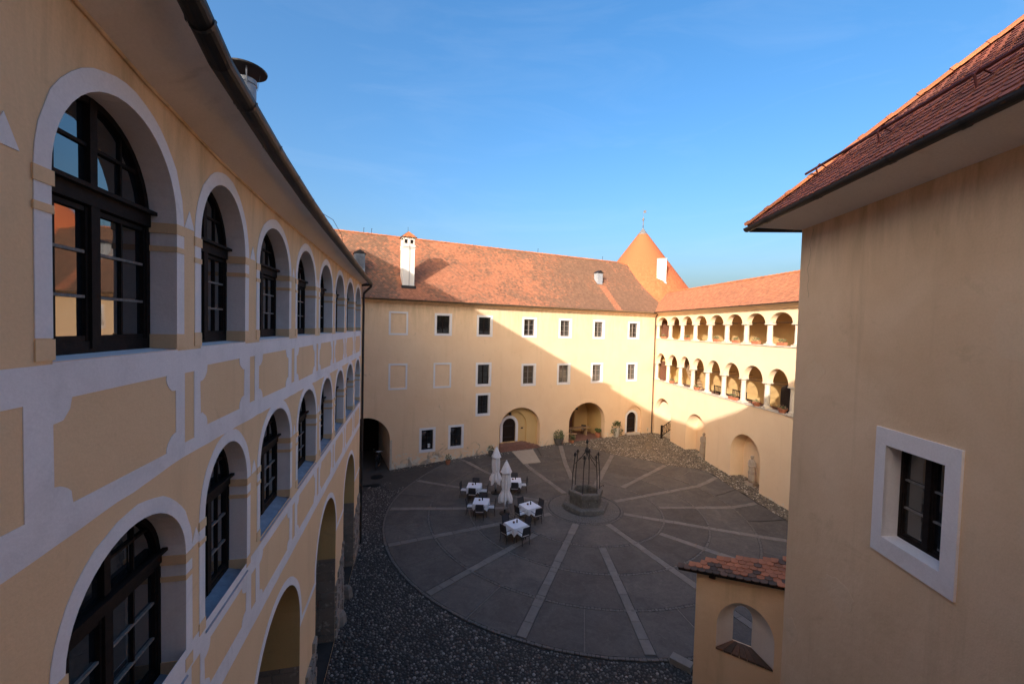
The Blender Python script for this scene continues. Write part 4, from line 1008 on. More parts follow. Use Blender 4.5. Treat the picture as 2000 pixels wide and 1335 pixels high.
# the open stair behind the corner arch
a, b, zs, zc = GD[0]
mb = MB(); mb.strip([(a, T, -0.3), (a, T, 4.6)], [(a, 3.2, -0.3), (a, 3.2, 4.6)]); mb.strip([(b, T, -0.3), (b, T, 4.6)], [(b, 3.2, -0.3), (b, 3.2, 4.6)]); mb.strip([(a, 3.2, -.3), (b, 3.2, -.3)], [(a, 3.2, 4.6), (b, 3.2, 4.6)]); mb.strip([(a, T, 4.5), (b, T, 4.5)], [(a, 3.2, 4.5), (b, 3.2, 4.5)])
mb.build('stair_hall', 'ochre_d', D, recalc=False)
ws = thing('stone_stair', 'stone steps rising inside the corner arch of the arcade wing', 'stairs', FD.w(0, 0, 0.6), FD.rot)
for k in range(8): MB().box(0.9+0.0*k, 3.3, 0.3+k*0.28, 3.1, -0.3+k*0.17 if k else -0.6, -0.13+k*0.17).build('step', 'pale_stone', ws)
rl = thing('iron_railing', 'black iron lattice railing beside the steps in the corner arch', 'railing', FD.w(0, 0, 0.6), FD.rot)
R0, R1 = Vector((2.3, -0.25, 0.1)), Vector((1.55, 2.0, 1.25))
for dz in (0.15, 0.95): MB().bar(R0+Vector((0, 0, dz)), R1+Vector((0, 0, dz)), 0.05, 0.06).build('rail', 'door_wood', rl)
for k in range(9):
    p = R0.lerp(R1, k/8); MB().bar(p+Vector((0, 0, 0.12)), p+Vector((0, 0, 0.98)), 0.035, 0.02, (0, 1, 0)).build('baluster', 'door_wood', rl)
    if k < 8:
        q = R0.lerp(R1, (k+1)/8); MB().tube([p+Vector((0, 0, 0.15)), q+Vector((0, 0, 0.95))], 0.014, 5).build('lattice_bar', 'iron', rl); MB().tube([p+Vector((0, 0, 0.95)), q+Vector((0, 0, 0.15))], 0.014, 5).build('lattice_bar', 'iron', rl)
MB().box(R0.x-.07, R0.x+.07, R0.y-.07, R0.y+.07, -0.2, 1.25).build('newel_post', 'door_wood', rl); MB().box(R1.x-.07, R1.x+.07, R1.y-.07, R1.y+.07, 0.2, 2.35).build('newel_post', 'door_wood', rl)
# roof
PD = radians(42.0); DE = (-0.52, 12.37)
def dx(s, v, h=0.0): return (s, DE[0]+v*cos(PD)-h*sin(PD), DE[1]+v*sin(PD)+h*cos(PD))
SLD = 2.30/cos(PD)
polyD = [(0.75, 0), (S_END, 0), (S_END, SLD), (-2.6, SLD)]
tl = tiles_on(polyD, dx(0, 0), (1, 0, 0), (0, cos(PD), sin(PD)), (0, -sin(PD), cos(PD)), 0.19, 0.165, 0.036, seed=4).build('roof_tiles', 'roof_d', D, recalc=False, tint=True); tag(tl, kind='stuff')
mb = MB(); mb.add([dx(s, v, -0.01) for s, v in polyD], [(0,1,2,3)]); tp = dx(0, SLD)
mb.add([(-2.6, tp[1], tp[2]-.01), (S_END, tp[1], tp[2]-.01), (S_END, 5.5, 12.0), (-2.6, 5.5, 12.0)], [(0,1,2,3)]); mb.build('roof', 'roof_d', D)
ridge_line(dx(-2.5, SLD), dx(S_END, SLD), D, lift=-0.02)
gutter_mesh([(0.6, -0.58, 12.33), (10, -0.58, 12.36), (S_END, -0.58, 12.40)], 0.065).build('gutter', 'gutter', D)
mb = MB(); prof = [(0.0, 12.02), (-0.05, 12.04), (-0.10, 12.12), (-0.28, 12.20), (-0.46, 12.30), (-0.5, 12.36)]
for p, q in zip(prof, prof[1:]): mb.strip([(0, p[0], p[1]), (S_END, p[0], p[1])], [(0, q[0], q[1]), (S_END, q[0], q[1])])
mb.build('eaves_cornice', 'ochre_d', D, smooth=True)
mb = MB(); mb.strip([(-0.5, 5.0, -0.3), (S_END, 5.0, -0.3)], [(-0.5, 5.0, 12.3), (S_END, 5.0, 12.3)]); mb.strip([(S_END, 0, -0.3), (S_END, 5.0, -0.3)], [(S_END, 0, 12.3), (S_END, 5.0, 12.3)]); mb.build('rear_wall', 'ochre_d', D)

# ================================================================== ROUND TOWER behind the corner
TW = thing('round_tower', 'round tower with a bright red tiled cone roof rising behind the far corner', 'tower', (14.62, 48.0, 0))
MB().lathe([(5.7, -0.5), (5.7, 13.2), (5.9, 13.3)], (0, 0, 0), 48).build('wall', 'ochre_b', TW, smooth=False)
zt, k_ = 22.2, 0.735; NS = 64
R = random.Random(9); mb = MB(); z = 13.2
core = MB().lathe([((zt-13.1)*k_, 13.1), (0.05, zt)], (0, 0, 0), 64).build('roof', 'roof_cone', TW)
dz_ = 0.17
while z < zt-0.85:
    r0 = (zt-z)*k_; r1 = (zt-z-dz_*1.15)*k_; n = max(10, int(2*pi*r0/0.2)); ph_ = R.random()
    for k in range(n):
        a0, a1 = 2*pi*(k+ph_+.02)/n, 2*pi*(k+ph_+.98)/n; mb.tint = R.random(); e = 0.03; am = (a0+a1)/2
        if -0.2 > sin(am)*1 and True or True:
            mb.add([(r1*cos(a1), r1*sin(a1), z+dz_*1.15), (r1*cos(a0), r1*sin(a0), z+dz_*1.15), ((r0+e)*cos(a0), (r0+e)*sin(a0), z+.01), ((r0+e)*cos(am), (r0+e)*sin(am), z-.015), ((r0+e)*cos(a1), (r0+e)*sin(a1), z+.01), (r0*cos(a0), r0*sin(a0), z-.005), (r0*cos(am), r0*sin(am), z-.03), (r0*cos(a1), r0*sin(a1), z-.005)],
                   [(0,1,2,3,4),(2,5,6,3),(3,6,7,4)])
    z += dz_
tl = mb.build('roof_tiles', 'roof_cone', TW, recalc=False, tint=True); tag(tl, kind='stuff')
MB().lathe([(0.72*k_+.06, zt-0.72), (0.08, zt-0.02), (0.05, zt+0.05)], (0, 0, 0), 20).build('lead_cap', 'lead', TW)
fn = MB().lathe([(0.05, zt), (0.05, zt+0.75), (0.035, zt+0.8), (0.10, zt+0.92), (0.14, zt+1.03), (0.10, zt+1.14), (0.02, zt+1.22), (0.012, zt+1.95), (0.001, zt+2.0)], (0, 0, 0), 12).build('finial', 'lead', TW, smooth=True)
MB().add([(0.02, 0, zt+1.75), (0.36, 0.05, zt+1.8), (0.30, 0.05, zt+1.95), (0.38, 0.05, zt+2.05), (0.02, 0, zt+2.05), (0.02, 0.02, zt+1.75), (0.36, 0.07, zt+1.8), (0.30, 0.07, zt+1.95), (0.38, 0.07, zt+2.05), (0.02, 0.02, zt+2.05)], [(0,1,2,3,4),(5,9,8,7,6),(0,5,6,1),(1,6,7,2),(2,7,8,3),(3,8,9,4)]).build('weather_vane', 'lead', fn)
# white slab chimney standing on the cone, facing the yard
ch = MB().box(-0.45, 0.45, -0.2, 0.4, -0.8, 2.5).build('chimney', 'chimney_white', TW, loc=(0.72, -4.45, 15.5), rotz=radians(-14)); tag(ch, 'plain white chimney on the cone roof')
MB().box(-0.5, 0.5, -0.25, 0.45, 2.5, 2.57).build('chimney_cap', 'pale_stone', ch); MB().box(-0.52, 0.52, -0.30, -0.205, -0.75, 0.12).build('flashing', 'zinc', ch)

# ================================================================== NEAR RIGHT BUILDING
E_ = thing('castle_wing', 'stained ochre wing with one white framed window close on the right', 'building', FE.P, FE.rot)
WE = (1.95, 3.12, 7.63, 9.30); ox0, ox1, oz0, oz1 = 2.12, 2.94, 7.86, 9.08
MB().plate(rect(0, 4.9, -0.2, 12.40), [rect(ox0, ox1, oz0, oz1)], 0, 0.35, hole_side=False, side=False).build('wall', 'ochre_e', E_)
EO_ = 0.55; mb = MB(); mb.strip([(0, 0, -.2), (0, 9, -.2)], [(0, 0, 12.4), (0, 9, 12.4)]); mb.strip([(0, 9, -.2), (4.9, 9, -.2)], [(0, 9, 12.4), (4.9, 9, 12.4)]); mb.strip([(4.9, 0, -.2), (4.9, 9, -.2)], [(4.9, 0, 12.4), (4.9, 9, 12.4)]); mb.add([(4.9, -EO_, 12.5), (4.9, 9, 12.4), (4.9, 3.9, 16.7)], [(0,1,2)]); mb.build('side_wall', 'ochre_e', E_)
fr = MB(); y = 0.2; m = (ox0+ox1)/2
fr.plate(rect(ox0-.02, ox1+.02, oz0-.02, oz1+.02), [rect(ox0+0.04, ox1-0.04, oz0+0.05, oz1-0.04)], y-0.03, y+0.06)
fr.box(m-0.04, m+0.04, y-0.045, y+0.05, oz0+.05, oz1-.05)
for a, b in ((ox0+.04, m-.04), (m+.04, ox1-.04)):
    fr.box(a, a+.022, y-.02, y+.03, oz0+.05, oz1-.04); fr.box(b-.022, b, y-.02, y+.03, oz0+.05, oz1-.04)
    fr.box(a+.03, b-.03, y-.018, y+.03, oz0+.05, oz0+.085); fr.box(a+.03, b-.03, y-.018, y+.03, oz1-.07, oz1-.04)
we = fr.build('window', 'wood_dark', E_)
for a, b in ((ox0+.04, m-.04), (m+.04, ox1-.04)):
    for k in (1, 2): z = oz0+.07+(oz1-oz0-.135)*k/3; MB().box(a+.02, b-.02, y-.016, y+.02, z-.011, z+.011).build('glazing_bar', 'wood_grey', we)
    for k in range(3):
        z0 = oz0+.05+(oz1-oz0-.09)*k/3; z1 = oz0+.05+(oz1-oz0-.09)*(k+1)/3; MB().add([(a+.02, y+.012, z0), (b-.02, y+.012+random.uniform(-.004, .004), z0), (b-.02, y+.012, z1), (a+.02, y+.012, z1)], [(0,1,2,3)]).build('pane', 'glass_curtain' if a < m-.2 else 'glass', we)
MB().plate(rect(*WE), [rect(ox0, ox1, oz0, oz1)], -0.03, 0.0).build('window_surround', 'white', we)
rv = MB(); lp = rect(ox0, ox1, oz0, oz1); rv.v += [(p[0], -0.028, p[1]) for p in lp] + [(p[0], 0.22, p[1]+(0.02 if i < 2 else 0)) for i, p in enumerate(lp)]
for q in range(4): rv.face((q, (q+1) % 4, 4+(q+1) % 4, 4+q))
rv.build('window_reveal', 'white', we, recalc=False)
for k_p, (px_, pz_, pw_, ph2) in enumerate(((0.55, 9.9, 0.5, 0.34), (1.35, 6.6, 0.7, 0.45), (3.55, 10.6, 0.45, 0.6), (0.25, 5.2, 0.35, 0.5))):
    J = random.Random(20+k_p); lp = [(px_+pw_*0.5*cos(2*pi*q/18)*J.uniform(.75, 1.15), pz_+ph2*0.5*sin(2*pi*q/18)*J.uniform(.75, 1.15)) for q in range(18)]
    MB().plate(lp, [], -0.003, 0.0).build('plaster_patch', 'ochre_patch', E_)
ck = MB(); J = random.Random(4); pts = [(0.33, 12.33)]
for k in range(26): pts.append((pts[-1][0]+J.uniform(-.025, .022), 12.33-0.045*(k+1)))
ck.strip([(x-0.0028, -0.0015, z) for x, z in pts], [(x+0.0028*J.uniform(.3, 1), -0.0015, z) for x, z in pts]); ck.build('crack', 'dark', E_, recalc=False)
# eaves: sloping plaster soffit, gutter on both sides, tiled hip
EO = 0.62; EZ = 12.62
mb = MB(); mb.add([(0, 0, 12.39), (4.9, 0, 12.39), (4.9, -EO+.06, 12.56), (-EO+.06, -EO+.06, 12.56)], [(0,1,2,3)]); mb.add([(0, 0, 12.39), (0, 9, 12.39), (-EO+.06, 9, 12.56), (-EO+.06, -EO+.06, 12.56)], [(0,1,2,3)]); mb.build('soffit', 'soffit_pale', E_)
eg = gutter_mesh([(-EO-.08, -EO-.02, 12.575), (4.9, -EO-.02, 12.575)], 0.072, 10).build('gutter', 'gutter', E_)
for s in (0.05, 1.45, 2.75, 3.6, 4.5):
    jb = MB()
    for k in range(10):
        a0 = pi+pi*k/10; a1 = pi+pi*(k+1)/10
        jb.add([(s-.03, -EO-.02+.079*cos(a0), 12.575+.079*sin(a0)), (s+.03, -EO-.02+.079*cos(a0), 12.575+.079*sin(a0)), (s+.03, -EO-.02+.079*cos(a1), 12.575+.079*sin(a1)), (s-.03, -EO-.02+.079*cos(a1), 12.575+.079*sin(a1))], [(0,1,2,3)])
    jb.build('gutter_sleeve', 'gutter', eg)
gutter_mesh([(-EO-.02, -EO+.02, 12.56), (-EO-.02, 9, 12.56)], 0.068, 8).build('gutter', 'gutter', E_)
PE = radians(42.5); ce, se = cos(PE), sin(PE)
def ex(s, v, h=0.0): return Vector((s, -EO+v*ce-h*se, EZ+v*se+h*ce))
LE = 6.2; polyE = [(-EO, 0), (4.9, 0), (4.9, LE), (-EO+LE*ce, LE)]
mb = MB(); mb.add([ex(s, v, -.012) for s, v in polyE], [(0,1,2,3)]); mb.add([(-EO, -EO, EZ-.012), (-EO+LE*ce, -EO+LE*ce, EZ+LE*se-.012), (-EO+LE*ce, 9, EZ+LE*se), (-EO, 9, EZ-.012)], [(0,1,2,3)])
mb.add([ex(-EO+LE*ce, LE), ex(4.9, LE), (4.9, 9, 12.4), (-EO+LE*ce, 9, 12.4)], [(0,1,2,3)]); mb.build('roof', 'roof_e2', E_)
def tile_mesh(w, l, material):
    mb = MB(); h = w*0.485
    top = [(-h, l*1.25, 0.004), (h, l*1.25, 0.004)]; low = [(h, 0.02, 0.026), (h*.75, -0.02, 0.026), (h*.3, -0.035, 0.026), (-h*.3, -0.035, 0.026), (-h*.75, -0.02, 0.026), (-h, 0.02, 0.026)]
    und = [(x, y, z-.02) for x, y, z in low]
    mb.add(top+low+und, [(0,7,6,5,4,3,2,1)] + [(2+k, 3+k, 9+k, 8+k) for k in range(5)] + [(1,2,8), (0,13,7)]); return mb.mesh('roof_tile', material, recalc=False)
tw, tl_ = 0.18, 0.15; cand = []; row = 0; y = 0.0
while y < LE-0.1:
    x = -EO-(tw/2 if row % 2 else 0)
    while x < 4.9:
        if inside((x+tw/2, y+tl_/2), polyE): cand.append((x+tw/2, y))
        x += tw
    y += tl_; row += 1
# the tiles that show largest in the photograph: the strip above the gutter up to the hip
cand.sort(key=lambda c: (c[1]*1.0+max(0, c[0]-3.6)*3.0))
te = tile_mesh(tw, tl_, 'roof_e')
for x, v in cand[:300]: inst('roof_tile', te, E_, ex(x, v, rr.uniform(0, .006)), (PE+rr.uniform(-.02, .01), rr.uniform(-.02, .02), rr.uniform(-.012, .012)))
mb = MB(); h = tw*.485
for x, v in cand[300:]:
    mb.tint = rr.random()
    mb.add([ex(x-h, v+tl_*1.2, .004), ex(x+h, v+tl_*1.2, .004), ex(x+h, v+.02, .026), ex(x+h*.5, v-.03, .026), ex(x-h*.5, v-.03, .026), ex(x-h, v+.02, .026), ex(x+h, v+.02, .006), ex(x+h*.5, v-.03, .006), ex(x-h*.5, v-.03, .006), ex(x-h, v+.02, .006)], [(0,5,4,3,2,1),(2,3,7,6),(3,4,8,7),(4,5,9,8)])
tag(mb.build('roof_tiles', 'roof_e2', E_, recalc=False, tint=True), kind='stuff')
RTE = ridge_tile_mesh(0.46, 0.10)
ridge_line((-EO+LE*ce, -EO+LE*ce, EZ+LE*se), (-EO+.0, -EO+.0, EZ), E_, RTE, 0.46, 'hip_tile', lift=0.0)
# snow guard: rail on hooked brackets
sg = MB().tube([ex(0.05, 0.95, 0.14), ex(4.8, 0.95, 0.14)], 0.022, 8).build('snow_guard', 'gutter_red', E_)
for s in (0.45, 1.75, 3.05, 4.35): MB().tube([ex(s, 1.3, 0.03), ex(s, 1.0, 0.05), ex(s, 0.95, 0.17), ex(s, 0.87, 0.15), ex(s, 0.80, 0.02)], 0.013, 5).build('bracket', 'gutter_red', sg)

# ================================================================== WING OUT OF WHICH THE PICTURE IS TAKEN (behind the viewpoint)
az80 = radians(80); gu = Vector((sin(az80), cos(az80), 0)); gi = Vector((gu.y, -gu.x, 0))
G = thing('castle_wing', 'tall roofed wing behind the viewpoint that closes the courtyard', 'building', (0, -0.75, 0), atan2(gu.y, gu.x))
mb = MB(); mb.box(-12, 5, -14, 0.0, -0.2, 12.4)
mb.build('wall', 'ochre_a', G)
mb = MB(); mb.add([(-12, 0.5, 12.2), (5.3, 0.5, 12.2), (5.3, -6.6, 19.1), (-12, -6.6, 19.1), (-12, -14.5, 12.2), (5.3, -14.5, 12.2)], [(0,1,2,3),(3,2,5,4),(0,3,4),(1,5,2)]); mb.build('roof', 'roof_b', G)

# ================================================================== LITTLE LOGGIA with tiled roof by the right-hand wing
F = thing('loggia', 'small ochre loggia with an arched opening and a mossy tiled roof at the lower right', 'loggia', FF.P, FF.rot)
oa = arch_loop(0.57, 1.97, 1.56, 2.20, 3.06, 22); ob = arch_loop(0.94, 1.42, 1.63, 2.42, 2.74, 22)
MB().plate([(0, -0.2), (3.6, -0.2), (3.6, 4.02), (0, 3.56)], [oa], 0, 0.44, hole_side=False).build('wall', 'ochre_e', F)
MB().plate([(0.3, -0.2), (3.6, -0.2), (3.6, 3.9), (0.3, 3.5)], [ob], 0.44, 0.5).build('rear_wall', 'ochre_e', F)
n = len(oa); rv = MB(); rv.v += [(p[0], 0, p[1]) for p in oa] + [(p[0], 0.44, p[1]) for p in ob]
for q in range(1, n): rv.face((q, (q+1) % n, n+(q+1) % n, n+q))
rv.build('splayed_reveal', 'soffit', F, recalc=False)
for k in range(7):          # clay pavers of the sill, running back into the splay
    t0, t1 = (k+.04)/7, (k+.96)/7; zz = rr.uniform(-.006, .006)
    f0, f1, g0, g1 = 0.57+1.40*t0, 0.57+1.40*t1, 0.94+0.48*t0, 0.94+0.48*t1
    MB().add([(f0, -.04, 1.575+zz), (f1, -.04, 1.575+zz), (g1, .44, 1.64+zz), (g0, .44, 1.64+zz), (f0, -.04, 1.52), (f1, -.04, 1.52), (g1, .44, 1.58), (g0, .44, 1.58)], [(0,1,2,3),(4,7,6,5),(0,4,5,1),(1,5,6,2),(2,6,7,3),(3,7,4,0)]).build('sill_paver', 'roof_f_old', F)
FUX = Vector((1, 0, 0.14)).normalized(); FN = Vector((-0.14, -0.16, 1)).normalized(); FVY = FN.cross(FUX)
def fz(x, y): return 3.65+0.14*(x+0.46)+0.16*(y+0.3)
def fx(x, y, h=0.0): return Vector((x, y, fz(x, y)))+FN*h
polyF = [(-0.46, -0.3), (3.6, -0.3), (3.6, 1.35), (1.9, 0.78), (0.46, 0.34)]
nF = len(polyF)
MB().add([fx(x, y, -.012) for x, y in polyF]+[fx(x, y, -.08) for x, y in polyF], [tuple(range(nF)), tuple(range(2*nF-1, nF-1, -1))]+[(i, nF+i, nF+(i+1) % nF, (i+1) % nF) for i in range(nF)]).build('roof_boarding', 'door_wood', F)
tf = tile_mesh(0.19, 0.17, 'roof_f'); tfo = tile_mesh(0.19, 0.17, 'roof_f_old'); v = 0.0; row = 0
FM = Matrix((FUX, FVY, FN)).transposed()
while v < 1.7:
    x = -0.5-(0.095 if row % 2 else 0)
    while x < 3.6:
        if inside((x+.095, -0.3+v+.06), polyF) or inside((x+.095, -0.3+v+.01), polyF):
            old = row < 1 and rr.random() < 0.8 or row < 2 and rr.random() < 0.5 or rr.random() < 0.08
            o = inst('roof_tile', tfo if old else tf, F); p = fx(x+.095, -0.3+v, rr.uniform(0, .012))
            o.matrix_local = Matrix.Translation(p) @ (FM.to_4x4() @ Matrix.Rotation(rr.uniform(-.04, .03), 4, 'X') @ Matrix.Rotation(rr.uniform(-.04, .04), 4, 'Y') @ Matrix.Rotation(rr.uniform(-.04, .04), 4, 'Z'))
        x += 0.19
    v += 0.16; row += 1
for s in (0.35, 2.2): MB().add([(s, -0.24, fz(s, -.2)-.11), (s+.15, -0.24, fz(s, -.2)-.11), (s+.15, 0.05, fz(s, 0)-.09), (s, 0.05, fz(s, 0)-.09), (s, -0.2, fz(s, 0)-.24), (s+.15, -0.2, fz(s, 0)-.24), (s+.15, 0.05, fz(s, 0)-.34), (s, 0.05, fz(s, 0)-.34)], [(0,1,2,3),(4,7,6,5),(0,4,5,1),(1,5,6,2),(2,6,7,3),(3,7,4,0)]).build('corbel', 'door_wood', F)
kb = MB().box(-0.32, 0.32, -0.16, 0.16, -0.05, 0.16).build('kerb_stone', 'slab', loc=(5.62, 12.85, 0), rotz=radians(-40)); tag(kb, 'squared pale kerb stone at the foot of the loggia corner', 'kerb stone')
for k, (p, r) in enumerate((((-6.15, 15.75, 0), 0.3), ((-5.78, 14.3, 0), 0.3))):
    gs = MB().lathe([(0.27, -0.1), (0.25, 0.12), (0.22, 0.3), (0.12, 0.42), (0.02, 0.44)], (0, 0, 0), 7, 1.0, 0.7).build('guard_stone', 'rubble', loc=p, rotz=k*1.3); tag(gs, ['rounded guard stone at the foot of the farther left pier', 'rounded guard stone at the near side of the left passage arch'][k], 'guard stone', 'guard stones at the arch piers')

# ================================================================== THINGS IN THE YARD
# ---- well with iron cage
W = thing('well', 'hexagonal stone well with a tall wrought iron cage in the centre of the courtyard', 'well', (4.62, 24.55, 0))
PHX = radians(8)
MB().lathe([(1.42, -0.05), (1.40, 0.20), (1.34, 0.24)], (0, 0, 0), 6, phase=PHX).build('plinth', 'stone', W)
for k in range(6):      # parapet slabs: lower panel and heavy coping on each side
    a0, a1 = PHX+k*pi/3, PHX+(k+1)*pi/3
    def q(r, a, z): return (r*cos(a), r*sin(a), z)
    for nm, r0, r1, z0, z1, mt_ in (('parapet_slab', 0.80, 0.98, 0.24, 0.72, 'stone'), ('coping_stone', 0.74, 1.06, 0.725, 1.02, 'stone')):
        g = 0.006
        p0, p1 = Vector(q(r1, a0, 0)), Vector(q(r1, a1, 0)); i0, i1 = Vector(q(r0, a0, 0)), Vector(q(r0, a1, 0)); d = (p1-p0).normalized()*g
        vs = [p0+d, p1-d, i1-d, i0+d]
        b_ = 0.03
        mb = MB(); mb.add([v+Vector((0, 0, z0)) for v in vs]+[v+Vector((0, 0, z1-b_)) for v in vs]+[v*0.97+Vector((0, 0, z1)) if i < 2 else v*1.03+Vector((0, 0, z1)) for i, v in enumerate(vs)],
            [(0,3,2,1),(0,1,5,4),(1,2,6,5),(2,3,7,6),(3,0,4,7),(4,5,9,8),(5,6,10,9),(6,7,11,10),(7,4,8,11),(8,9,10,11)]); mb.build(nm, mt_, W)
    # iron rod with flower finial, bowed arm to the crown
    c, s_ = cos(a0), sin(a0); rb, rt = 0.86, 0.72
    rod = MB().tube([(rb*c, rb*s_, 0.95), (rb*0.96*c, rb*0.96*s_, 2.0), (rt*c, rt*s_, 3.0)], 0.026, 6).build('iron_rod', 'iron', W)
    MB().tube([(rt*c, rt*s_, 2.55), (rt*0.75*c, rt*0.75*s_, 2.75), (0.35*c, 0.35*s_, 2.9), (0.12*c, 0.12*s_, 3.25), (0.03*c, 0.03*s_, 3.35)], 0.020, 5).build('crown_arm', 'iron', rod)
    fl = MB().lathe([(0.015, -.02), (0.06, 0.04), (0.045, 0.10), (0.07, 0.17), (0.01, 0.26)], (rt*c, rt*s_, 3.0), 7)
    for j in range(5):
        a = 2*pi*j/5+k; fl.bar((rt*c, rt*s_, 3.02), (rt*c+0.14*cos(a), rt*s_+0.14*sin(a), 3.10+0.06*(j % 2)), 0.05, 0.012)
    fl.build('flower_finial', 'iron', rod)
cr = MB().tube([(0, 0, 3.1), (0, 0, 3.95)], 0.022, 6)
cr.lathe([(0.02, 3.2), (0.10, 3.28), (0.13, 3.36), (0.08, 3.48), (0.03, 3.56)], (0, 0, 0), 8); cr.lathe([(0.01, 3.72), (0.07, 3.80), (0.075, 3.90), (0.01, 4.05)], (0, 0, 0), 8)
for j in range(8):
    a = 2*pi*j/8; cr.bar((0, 0, 3.25), (0.24*cos(a), 0.24*sin(a), 3.1+0.2*(j % 2)), 0.05, 0.012)
cr.build('crown', 'iron', W)
MB().lathe([(0.7, 0.05), (0.7, 0.06)], (0, 0, 0), 6, phase=PHX).build('well_shaft', 'dark', W)
MB().tube([(0.95, 0.35, 1.05), (1.15, 0.5, 1.12), (1.2, 0.55, 1.0)], 0.018, 6).build('bucket_hook', 'iron', W)

# ---- dining tables, cloths, chairs
def make_table():
    t = thing('dining_table', '', 'table')
    MB().box(-0.40, 0.40, -0.40, 0.40, 0.70, 0.725).build('tabletop', 'weave', t)
    for i in (-1, 1):
        for j in (-1, 1): MB().bar((0.36*i, 0.36*j, 0.0), (0.36*i, 0.36*j, 0.70), 0.035, 0.035, (0, 1, 0)).build('leg', 'weave', t)
    return t
def cloth_mesh(seed, a=0.425, drop=0.26, corner=0.42):
    """square cloth: flat top, short drop at the sides, long soft points at the corners"""
    R = random.Random(seed); mb = MB(); n = 10; ring = []
    for sd in range(4):
        for k in range(n):
            t = -1+2*k/n; x, y = ((t, -1), (1, t), (-t, 1), (-1, -t))[sd]; ring.append((x, y, abs(t)))
    m = len(ring); mb.v.append((0, 0, 0.745))
    for x, y, t in ring: mb.v.append((x*a, y*a, 0.745))
    for lv in (0.25, 0.6, 1.0):
        for i, (x, y, t) in enumerate(ring):
            d = drop+(corner-drop)*max(0, (t-0.45)/0.55)**1.5; fl = 0.02+0.03*lv*sin(i*1.9+seed)+0.015*R.uniform(-1, 1)
            cx = 1+(fl+0.03*lv-0.10*lv*max(0, (t-.6)/.4))/a*0.6; mb.v.append((x*a*cx, y*a*cx, 0.745-d*lv))
    for i in range(m): mb.face((0, 1+i, 1+(i+1) % m))
    for r_ in range(3):
        for i in range(m): mb.face((1+r_*m+i, 1+(r_+1)*m+i, 1+(r_+1)*m+(i+1) % m, 1+r_*m+(i+1) % m))
    return mb
def make_chair():
    c = thing('chair', '', 'chair')
    MB().box(-0.23, 0.23, -0.22, 0.22, 0.40, 0.43).build('seat', 'weave', c)
    cu = MB(); prof = [(-0.21, 0.435), (-0.215, 0.465), (-0.19, 0.485), (0.19, 0.485), (0.215, 0.465), (0.21, 0.435)]
    cu.strip([(x, -0.2, z) for x, z in prof], [(x, 0.2, z) for x, z in prof]); cu.add([(x, -0.2, z) for x, z in prof], [(0,1,2,3,4,5)]); cu.add([(x, 0.2, z) for x, z in prof], [(0,1,2,3,4,5)]); cu.build('cushion', 'cushion', c)
    bk = MB()
    for k in range(6):
        z0, z1 = 0.50+k*0.066, 0.50+(k+1)*0.066; y0, y1 = 0.22+k*0.012, 0.22+(k+1)*0.012
        bk.add([(-0.2, y0, z0), (0.2, y0, z0), (0.2, y1, z1), (-0.2, y1, z1), (-0.2, y0+.015, z0), (0.2, y0+.015, z0), (0.2, y1+.015, z1), (-0.2, y1+.015, z1)], [(0,1,2,3),(4,7,6,5)])
    bk.build('backrest', 'weave', c)
    MB().tube([(-0.22, 0.22, 0.42), (-0.215, 0.25, 0.65), (-0.21, 0.295, 0.90), (0.21, 0.295, 0.90), (0.215, 0.25, 0.65), (0.22, 0.22, 0.42)], 0.014, 6).build('back_frame', 'iron', c)
    for i in (-1, 1):
        MB().tube([(0.21*i, -0.2, 0.41), (0.22*i, -0.22, 0.0)], 0.013, 6).build('leg', 'iron', c); MB().tube([(0.21*i, 0.21, 0.41), (0.22*i, 0.25, 0.0)], 0.013, 6).build('leg', 'iron', c)
        MB().tube([(0.235*i, 0.26, 0.64), (0.25*i, 0.0, 0.65), (0.245*i, -0.19, 0.63), (0.215*i, -0.2, 0.41)], 0.013, 6).build('armrest', 'weave', c)
    return c
TB = [(-2.10, 25.40, -3, 'left rear'), (-1.50, 23.10, -4, 'left front'), (0.38, 26.47, 2, 'rear behind the parasols'), (1.20, 22.70, 35, 'nearest the well'), (0.42, 20.50, 37, 'nearest the viewer')]
TL = ['table at the left rear of the group of five under a white cloth', 'table just left of the front parasol under a white cloth', 'table behind the two parasols under a white cloth', 'table set cornerwise nearest the well under a white cloth', 'nearest table of the group set cornerwise under a white cloth']
CLL = ['white cloth on the table farthest left', 'white cloth on the table just left of the front parasol', 'white cloth on the table behind the two parasols', 'white cloth with hanging corners on the table nearest the well', 'white cloth with hanging corners on the table nearest the viewer']
WH = ['the table farthest left', 'the table left of the front parasol', 'the table behind both parasols', 'the table nearest the well', 'the table nearest the viewer']
SIDE = ['at the near side of', 'at the right side of', 'at the far side of', 'at the left side of']
SIDE2 = ['at the near right side of', 'at the far right side of', 'at the far left side of', 'at the near left side of']
tb0, ch0 = make_table(), make_chair(); ch_used = False
